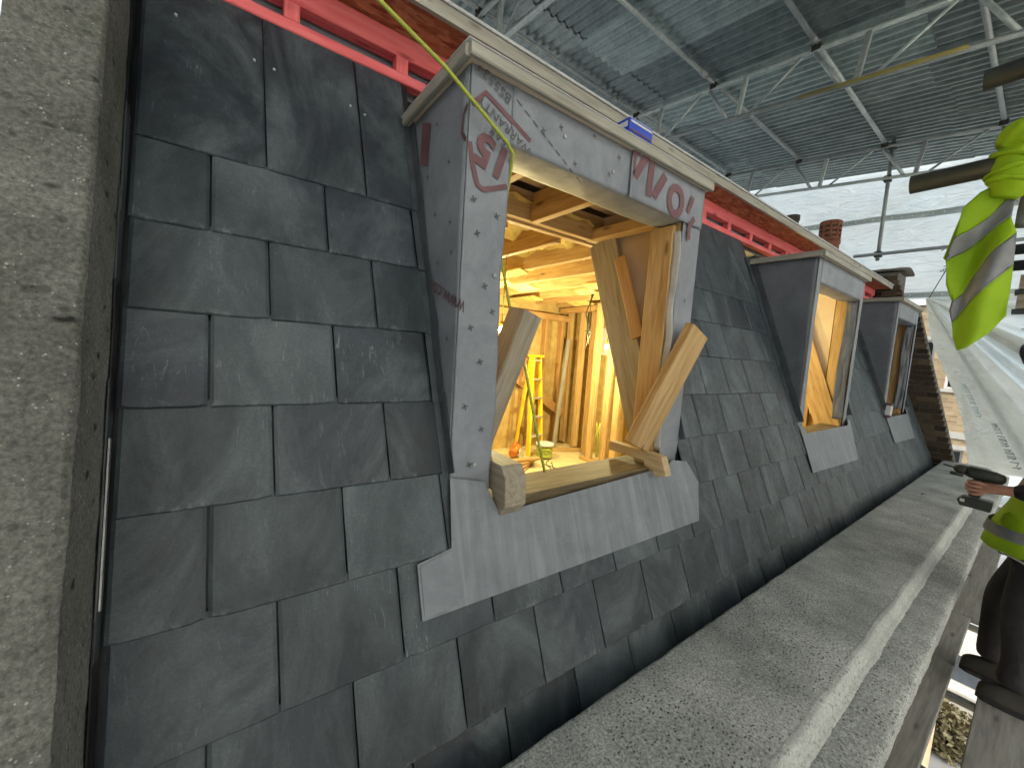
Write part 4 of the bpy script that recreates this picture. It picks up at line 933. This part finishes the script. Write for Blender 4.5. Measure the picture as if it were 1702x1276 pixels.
pole('tie_rope', 'thin dark rope from the sheeting tie up to the vest', (9.25, 1.33, 1.255), (8.02, .93, 1.77), 'coupler', .006, None)['category'] = 'rope'
# sheeting at the near end, behind the left party wall
one('end_sheeting', MB().grid(lambda u, v: V(XA - .05 + .05 * noise.noise(V(u * 6, v * 6, 2)), YA + (YB - YA) * u, -1.6 + (tz(YA + (YB - YA) * u) + 1.5) * v), 40, 30), M['band'], 'blue-grey sheeting glimpsed past the left party wall', 'sheeting', (XA, 2.5, -1.6), smooth=True)

one('added_street_sheeting', MB().grid(lambda u, v: V(XA + (9.4 - XA) * u, -1.62 + .06 * noise.noise(V(u * 20, v * 5, 4)), -.9 + 3.9 * v), 80, 30), M['sheet_grey'], 'unseen sheeting added on the street side to dim and soften the light', 'sheeting', (3.5, -1.62, -.9), smooth=True)  # added out of view to dim and scatter the front light

# ------------------------------------------------------------------ scaffold deck
DZ = -1.7
ys = [(.158, .385), (-.170, .052), (-.400, -.176), (-.630, -.406), (-.860, -.636), (-1.09, -.866)]
wl_ = ['board against the wall', 'board under the boots', 'second board from the gap', 'third board from the gap', 'fourth board from the gap', 'outermost board of the walkway']
for (a, b), nm in zip(ys, wl_):
    for k, (xa, xb, wh) in enumerate(((-1.5, 4.35, 'near'), (4.36, 8.6, 'far'))):
        m = MB(); dzz = rnd.uniform(-.004, .004); sh = .045 if (k and a > .1) else 0
        m.beam((xa, (a + b) / 2 - sh, DZ - .019 + dzz), (xb, (a + b) / 2 - sh, DZ - .019 + dzz), b - a, .038)
        one('scaffold_board', m, M['board'], wh + ' dark scaffold board, ' + nm, 'scaffold board', ((xa + xb) / 2, (a + b) / 2, DZ - .04), 'scaffold boards of the walkway')
for i, x in enumerate((-.8, .9, 2.55, 3.30, 4.35, 5.1, 5.9, 6.7, 7.6)): pole('deck_transom', ('first', 'second', 'third', 'fourth', 'fifth', 'sixth', 'seventh', 'eighth', 'ninth')[i] + ' transom tube under the walkway boards, counted from the camera', (x, .43, DZ - .066), (x, -1.3, DZ - .066), 'galv', .0242, 'transoms under the boards')
for i, x in enumerate((-1.2, 5.9, 8.4)): pole('standard', ('near', 'middle', 'far')[i] + ' upright scaffold standard on the street side of the walkway', (x, -1.25, GZ), (x, -1.25, 3.1), 'galv', .0242, 'standards on the street side')

# ------------------------------------------------------------------ hi-vis vest tied on the tube
vt = thing('hi_vis_vest', 'yellow-green hi-vis vest with grey tape knotted on the tube end', 'vest', (1.6, .13, .08))
def vx(y, z): return 1.60 + .014 * math.sin(y * 70 + z * 9) * min(1, max(0, (.50 - z) * 6)) + .018 * noise.noise(V(y * 16, z * 7, 2)) + .012 * math.sin(z * 26 + y * 30)
PXV = {}
def vp_(px, py):   # place on the hanging plane X = 1.6, measured in metres from the tie
    K = [(1517, .298), (1702, .0635)]
    y = .298 + (px - 1517) * (.0635 - .298) / 185.0
    z = .544 + (308 - py) * .001700
    return (y, z)
def cloth(pts, name, mat, off=0.0, sub=4):
    P = [vp_(*q) for q in pts]; bm = bmesh.new(); vs = [bm.verts.new((0, y, z)) for y, z in P]; bm.faces.new(vs)
    bmesh.ops.triangulate(bm, faces=bm.faces[:]); bmesh.ops.subdivide_edges(bm, edges=bm.edges[:], cuts=sub * 2, use_grid_fill=True)
    m = MB(); idx = {}
    for i, v in enumerate(bm.verts): idx[v] = i
    vv = [V(vx(v.co.y, v.co.z) - off, v.co.y, v.co.z) for v in bm.verts]; m.add(vv, [tuple(idx[q] for q in f.verts) for f in bm.faces]); bm.free()
    return m.build(name, M[mat], vt, smooth=True, thick=.006)
cloth([(1648, 330), (1668, 340), (1664, 350), (1640, 378), (1612, 398), (1597, 405), (1603, 362), (1622, 342)], 'panel', 'hivis')
cloth([(1664, 350), (1669, 352), (1668, 384), (1640, 404), (1610, 428), (1588, 440), (1592, 420), (1597, 405), (1612, 398), (1640, 378)], 'tape', 'reflect', .001)
cloth([(1668, 384), (1678, 410), (1650, 440), (1632, 472), (1622, 494), (1608, 505), (1596, 478), (1588, 440), (1610, 428), (1640, 404)], 'panel', 'hivis')
cloth([(1678, 410), (1680, 456), (1650, 485), (1632, 510), (1610, 538), (1606, 520), (1608, 505), (1622, 494), (1632, 472), (1650, 440)], 'tape', 'reflect', .001)
cloth([(1680, 456), (1682, 528), (1664, 554), (1640, 577), (1626, 582), (1616, 562), (1610, 538), (1632, 510), (1650, 485)], 'panel', 'hivis')
cloth([(1602, 362), (1597, 405), (1588, 440), (1581, 432), (1590, 400)], 'panel', 'hivis', -.03)
def lump(path, radii, name, rib, rn, sq=1.0):
    n = 40; rings = []
    for i, (c, r) in enumerate(zip(path, radii)):
        c = V(*c); d = (V(*path[min(i+1, len(path)-1)]) - V(*path[max(i-1, 0)])).normalized(); e = XD; f = d.cross(e).normalized(); ring = []
        for k in range(n):
            a = 2 * math.pi * k / n; p_ = c + (e * math.cos(a) * sq + f * math.sin(a)) * r
            q = 1 + rib * math.sin(a * rn + i * .55 + 1.5 * noise.noise(p_ * 22)) * .5 + .12 * noise.noise(p_ * 34)
            ring.append(c + (e * math.cos(a) * sq + f * math.sin(a)) * r * q)
        rings.append(ring)
    return MB().loft(rings).build(name, M['hivis'], vt, smooth=True)
def kp(px, py): y, z = vp_(px, py); return (1.60, y, z)
def dense(pts, n=16):
    out = []
    for i in range(n + 1):
        t_ = i / n * (len(pts) - 1); j = min(int(t_), len(pts) - 2); f = t_ - j; out.append(tuple(V(*pts[j]).lerp(V(*pts[j+1]), f)))
    return out
def dr_(rs, n=16): return [rs[min(int(i / n * (len(rs)-1)), len(rs)-2)] * (1 - (i / n * (len(rs)-1) - min(int(i / n * (len(rs)-1)), len(rs)-2))) + rs[min(int(i / n * (len(rs)-1)), len(rs)-2) + 1] * (i / n * (len(rs)-1) - min(int(i / n * (len(rs)-1)), len(rs)-2)) for i in range(n + 1)]
lump(dense([kp(1648, 288), kp(1662, 277), kp(1685, 268), kp(1712, 266), kp(1740, 275)]), dr_([.030, .046, .050, .048, .035]), 'wrap', .16, 7)
lump(dense([kp(1666, 282), kp(1666, 300), kp(1665, 322), kp(1662, 340), kp(1654, 356)]), dr_([.036, .044, .046, .040, .022]), 'knot', .05, 3)
for (px, py, r1, tl) in ((1667, 300, .046, .25), (1665, 318, .048, -.12), (1663, 334, .043, .2)):
    y, z = vp_(px, py); m = MB(); m.tube([(1.60 + r1 * math.sin(a * .3142), y + r1 * math.cos(a * .3142), z + tl * .05 * math.cos(a * .3142)) for a in range(21)], [.0065 * (1 + .3 * math.sin(a * 1.3 + px)) for a in range(21)], 10, False); m.build('knot_fold', M['hivis'], vt)
m = MB(); m.grid(lambda u, v: V(1.645 + .02 * math.sin(v * 5 + u * 3), .10 - .16 * u, .55 - .16 * v - .02 * u), 10, 10); m.build('tail', M['reflect'], vt, smooth=True, thick=.005)

# ------------------------------------------------------------------ person with drill
pr = thing('person', 'worker in black clothes and hi-vis vest holding a cordless drill', 'person', (3.48, -.1, DZ))
def skin_obj(name, mat, verts, edges, radii, root=0, sub=2, smooth=True):
    me = bpy.data.meshes.new(name); me.from_pydata([V(*q) - ORG[pr] for q in verts], edges, []); me.materials.append(M[mat])
    o = bpy.data.objects.new(name, me); COL.objects.link(o); o.parent = pr
    md = o.modifiers.new('skin', 'SKIN'); md.use_smooth_shade = True; md.branch_smoothing = .4
    for i, sv in enumerate(me.skin_vertices[0].data):
        r = radii[i]; sv.radius = (r, r) if not isinstance(r, tuple) else r; sv.use_root = (i == root)
    s_ = o.modifiers.new('sub', 'SUBSURF'); s_.levels = sub; s_.render_levels = sub
    return o
HX, HY, HZ = 3.335, .160, -.585      # palm
bv = [(3.49, -.07, -.80), (3.49, -.11, -.55), (3.49, -.13, -.32), (3.49, -.115, -.21), (3.49, -.085, -.12), (3.49, -.05, -.02), (3.49, -.045, .05),
      (3.29, -.13, -.30), (3.27, -.13, -.53), (3.315, .085, -.565), (HX, HY - .03, HZ + .01),
      (3.69, -.08, -.30), (3.75, -.12, -.56), (3.77, -.06, -.78), (3.77, -.03, -.86),
      (3.40, -.07, -.82), (3.37, -.03, -1.22), (3.34, -.06, -1.60), (3.58, -.07, -.82), (3.585, .03, -1.22), (3.57, .03, -1.60)]
be = [(0, 1), (1, 2), (2, 3), (3, 4), (4, 5), (5, 6), (2, 7), (7, 8), (8, 9), (9, 10), (2, 11), (11, 12), (12, 13), (13, 14), (0, 15), (15, 16), (16, 17), (0, 18), (18, 19), (19, 20)]
br_ = [.10, .10, .10, .06, .055, .085, .075, .06, .042, .028, (.022, .032), .06, .042, .028, .03, .06, .048, .04, .06, .048, .04]
k0 = len(bv)
for k in range(4):
    z = HZ + .030 - .021 * k; b = len(bv); ln = (.0, .006, .003, -.008)[k]
    bv += [(HX - .006, HY + .008, z), (HX - .004, HY + .042 + ln, z - .002), (HX + .030, HY + .056 + ln, z - .003), (HX + .058, HY + .036, z - .002)]
    be += [(10, b), (b, b + 1), (b + 1, b + 2), (b + 2, b + 3)]; br_ += [.0105, .0095, .009, .008]
b = len(bv); bv += [(HX + .035, HY - .015, HZ + .035), (HX + .062, HY + .012, HZ + .030), (HX + .066, HY + .034, HZ + .018)]; be += [(10, b), (b, b + 1), (b + 1, b + 2)]; br_ += [.013, .011, .009]
skin_obj('body', 'skin', bv, be, br_)
# face and hair
m = MB(); m.loft([[(3.49 + q * .088 * math.cos(a * .4189), -.056 + q * .10 * math.sin(a * .4189), z) for a in range(15)] for z, q in ((-.02, 1.02), (.04, 1.04), (.085, .9), (.115, .6), (.13, .15))]); m.build('hair', M['hair'], pr, smooth=True)
m = MB(); m.tube([(3.49, .034, .0), (3.49, .050, -.03), (3.49, .040, -.04)], [.008, .013, .01], 8); m.build('nose', M['skin'], pr)
for s_ in (-1, 1):
    m = MB(); m.tube([(3.49 + s_ * .032, .030, .005), (3.49 + s_ * .032, .034, .005)], .011, 10); m.build('eye', M['white'], pr)
    m = MB(); m.tube([(3.49 + s_ * .088, -.048, .015), (3.49 + s_ * .094, -.058, -.01), (3.49 + s_ * .088, -.053, -.035)], [.008, .013, .007], 8); m.build('ear', M['skin'], pr)
MB().beam((3.465, .032, -.065), (3.515, .032, -.065), .008, .010).build('mouth', M['print_red'], pr)
skin_obj('jacket', 'black_cloth', [(3.49, -.07, -.84), (3.49, -.11, -.55), (3.49, -.14, -.30), (3.49, -.13, -.23), (3.29, -.14, -.30), (3.27, -.15, -.53), (3.30, -.02, -.548), (3.312, .070, -.562), (3.69, -.085, -.30), (3.75, -.12, -.56), (3.77, -.065, -.76)],
         [(0, 1), (1, 2), (2, 3), (2, 4), (4, 5), (5, 6), (6, 7), (2, 8), (8, 9), (9, 10)], [.15, .135, .13, .07, .075, .058, .052, .042, .075, .056, .042])
skin_obj('trousers', 'black_cloth', [(3.49, -.06, -.80), (3.49, -.06, -.90), (3.395, -.06, -.95), (3.375, -.03, -1.20), (3.35, -.06, -1.45), (3.345, -.05, -1.60), (3.585, -.055, -.95), (3.59, .035, -1.20), (3.58, .035, -1.45), (3.575, .03, -1.60)],
         [(0, 1), (1, 2), (2, 3), (3, 4), (4, 5), (1, 6), (6, 7), (7, 8), (8, 9)], [.13, .122, .09, .072, .064, .070, .09, .076, .066, .070])
def ell(z, cy, hx, hy, n=28, wob=0): return [(3.49 + hx * math.cos(a * 2 * math.pi / n), cy + hy * math.sin(a * 2 * math.pi / n) + wob * math.sin(a * 3.1), z + wob * .6 * math.sin(a * 2.3)) for a in range(n)]
m = MB(); m.loft([ell(-.885, -.035, .225, .175, wob=.006), ell(-.80, -.045, .222, .172, wob=.004), ell(-.65, -.085, .205, .155), ell(-.48, -.12, .20, .14), ell(-.34, -.14, .19, .125), ell(-.25, -.14, .14, .10)], cap=False); ve = m.build('vest', M['hivis'], pr, smooth=True, thick=.006)
MB().loft([ell(-.812, -.044, .237, .187), ell(-.755, -.05, .231, .181)], cap=False).build('reflective_tape', M['reflect'], ve, smooth=True)
MB().loft([ell(-.56, -.105, .212, .157), ell(-.51, -.115, .210, .152)], cap=False).build('reflective_tape', M['reflect'], ve, smooth=True)
MB().tube([(3.49 + .165 * math.cos(a * .2244), -.06 + .135 * math.sin(a * .2244), -.92 - .01 * math.sin(a)) for a in range(29)], .006, 6, False).build('cord', M['white'], pr)
def boot(x, toe, rz):
    def ring(d, w, h, lo=0): 
        y = toe - d; return [(x - w, y, DZ + .002 + lo), (x + w, y, DZ + .002 + lo), (x + w * 1.02, y, DZ + .03 + lo), (x + w * .8, y, DZ + h * .75), (x + w * .35, y, DZ + h), (x - w * .35, y, DZ + h), (x - w * .8, y, DZ + h * .75), (x - w * 1.02, y, DZ + .03 + lo)]
    m = MB(); m.loft([ring(0, .026, .062, .010), ring(.015, .042, .088, .003), ring(.05, .051, .102), ring(.11, .050, .116), ring(.155, .047, .150), ring(.19, .046, .175), ring(.255, .042, .155), ring(.285, .032, .145), ring(.292, .02, .10)])
    o = m.build('boot', M['boot'], pr, smooth=True); s_ = o.modifiers.new('s', 'SUBSURF'); s_.levels = s_.render_levels = 1
    m = MB(); m.loft([[(x + w * k, toe - d, DZ + z) for k, z in ((-1.12, .001), (1.12, .001), (1.12, .022), (-1.12, .022))] for d, w in ((.0, .024), (.03, .044), (.10, .050), (.18, .043), (.285, .036))]); m.build('sole', M['black_trim'], o, smooth=False)
boot(3.335, .062, 0); boot(3.565, .142, 0)
dr = thing('cordless_drill', 'dark green cordless drill gripped in the worker\'s hand', 'drill', (3.37, .19, -.69))
dx = 3.372
m = MB(); m.tube([(dx, .085, -.520), (dx, .095, -.520), (dx, .125, -.518), (dx, .185, -.512), (dx, .215, -.508), (dx, .228, -.506)], [.012, .026, .033, .034, .031, .026], 16); m.build('motor_housing', M['tool'], dr)
m = MB(); m.tube([(dx, .228, -.506), (dx, .236, -.505), (dx, .262, -.502), (dx, .276, -.500)], [.024, .026, .022, .012], 14); m.build('chuck', M['coupler'], dr)
MB().tube([(dx, .276, -.500), (dx, .318, -.494)], .0045, 8).build('bit', M['black_trim'], dr)
MB().tube([(dx - .03, .235, -.532), (dx - .03, .285, -.528)], .010, 10).build('side_handle', M['tool'], dr)
m = MB(); m.tube([(dx, .178, -.535), (dx, .182, -.58), (dx, .185, -.64)], [.020, .019, .022], 14); m.build('grip', M['tool'], dr)
m = MB(); m.poly([(dx - .036, .115, -.650), (dx - .036, .225, -.645), (dx - .036, .246, -.668), (dx - .036, .232, -.700), (dx - .036, .118, -.705)], .072, (1, 0, 0)); bt = m.build('battery', M['tool'], dr); b = bt.modifiers.new('b', 'BEVEL'); b.width = .006; b.segments = 2
MB().box((dx - .0385, .215, -.676), (dx - .037, .232, -.660)).build('label_patch', M['white'], bt)
one('offcut_nail', MB().tube([(5.4, .62, PZ + .008), (5.45, .60, PZ + .008)], .004, 6), M['black_trim'], 'bent dark nail lying on the concrete ledge', 'nail', (5.4, .6, PZ + .008))

pb = thing('paper_carton', 'small white and red carton on the sill of the farthest dormer', 'carton', (6.30, 1.09, -.5))
MB().beam((6.30, 1.09, -.50), (6.32, 1.09, -.34), .075, .05, YD).build('carton', M['white'], pb)
MB().beam((6.2995, 1.09, -.502), (6.302, 1.09, -.475), .079, .054, YD).build('printed_base', M['print_red'], pb)
MB().beam((6.3165, 1.09, -.365), (6.3205, 1.09, -.338), .079, .054, YD).build('printed_top', M['print_red'], pb)
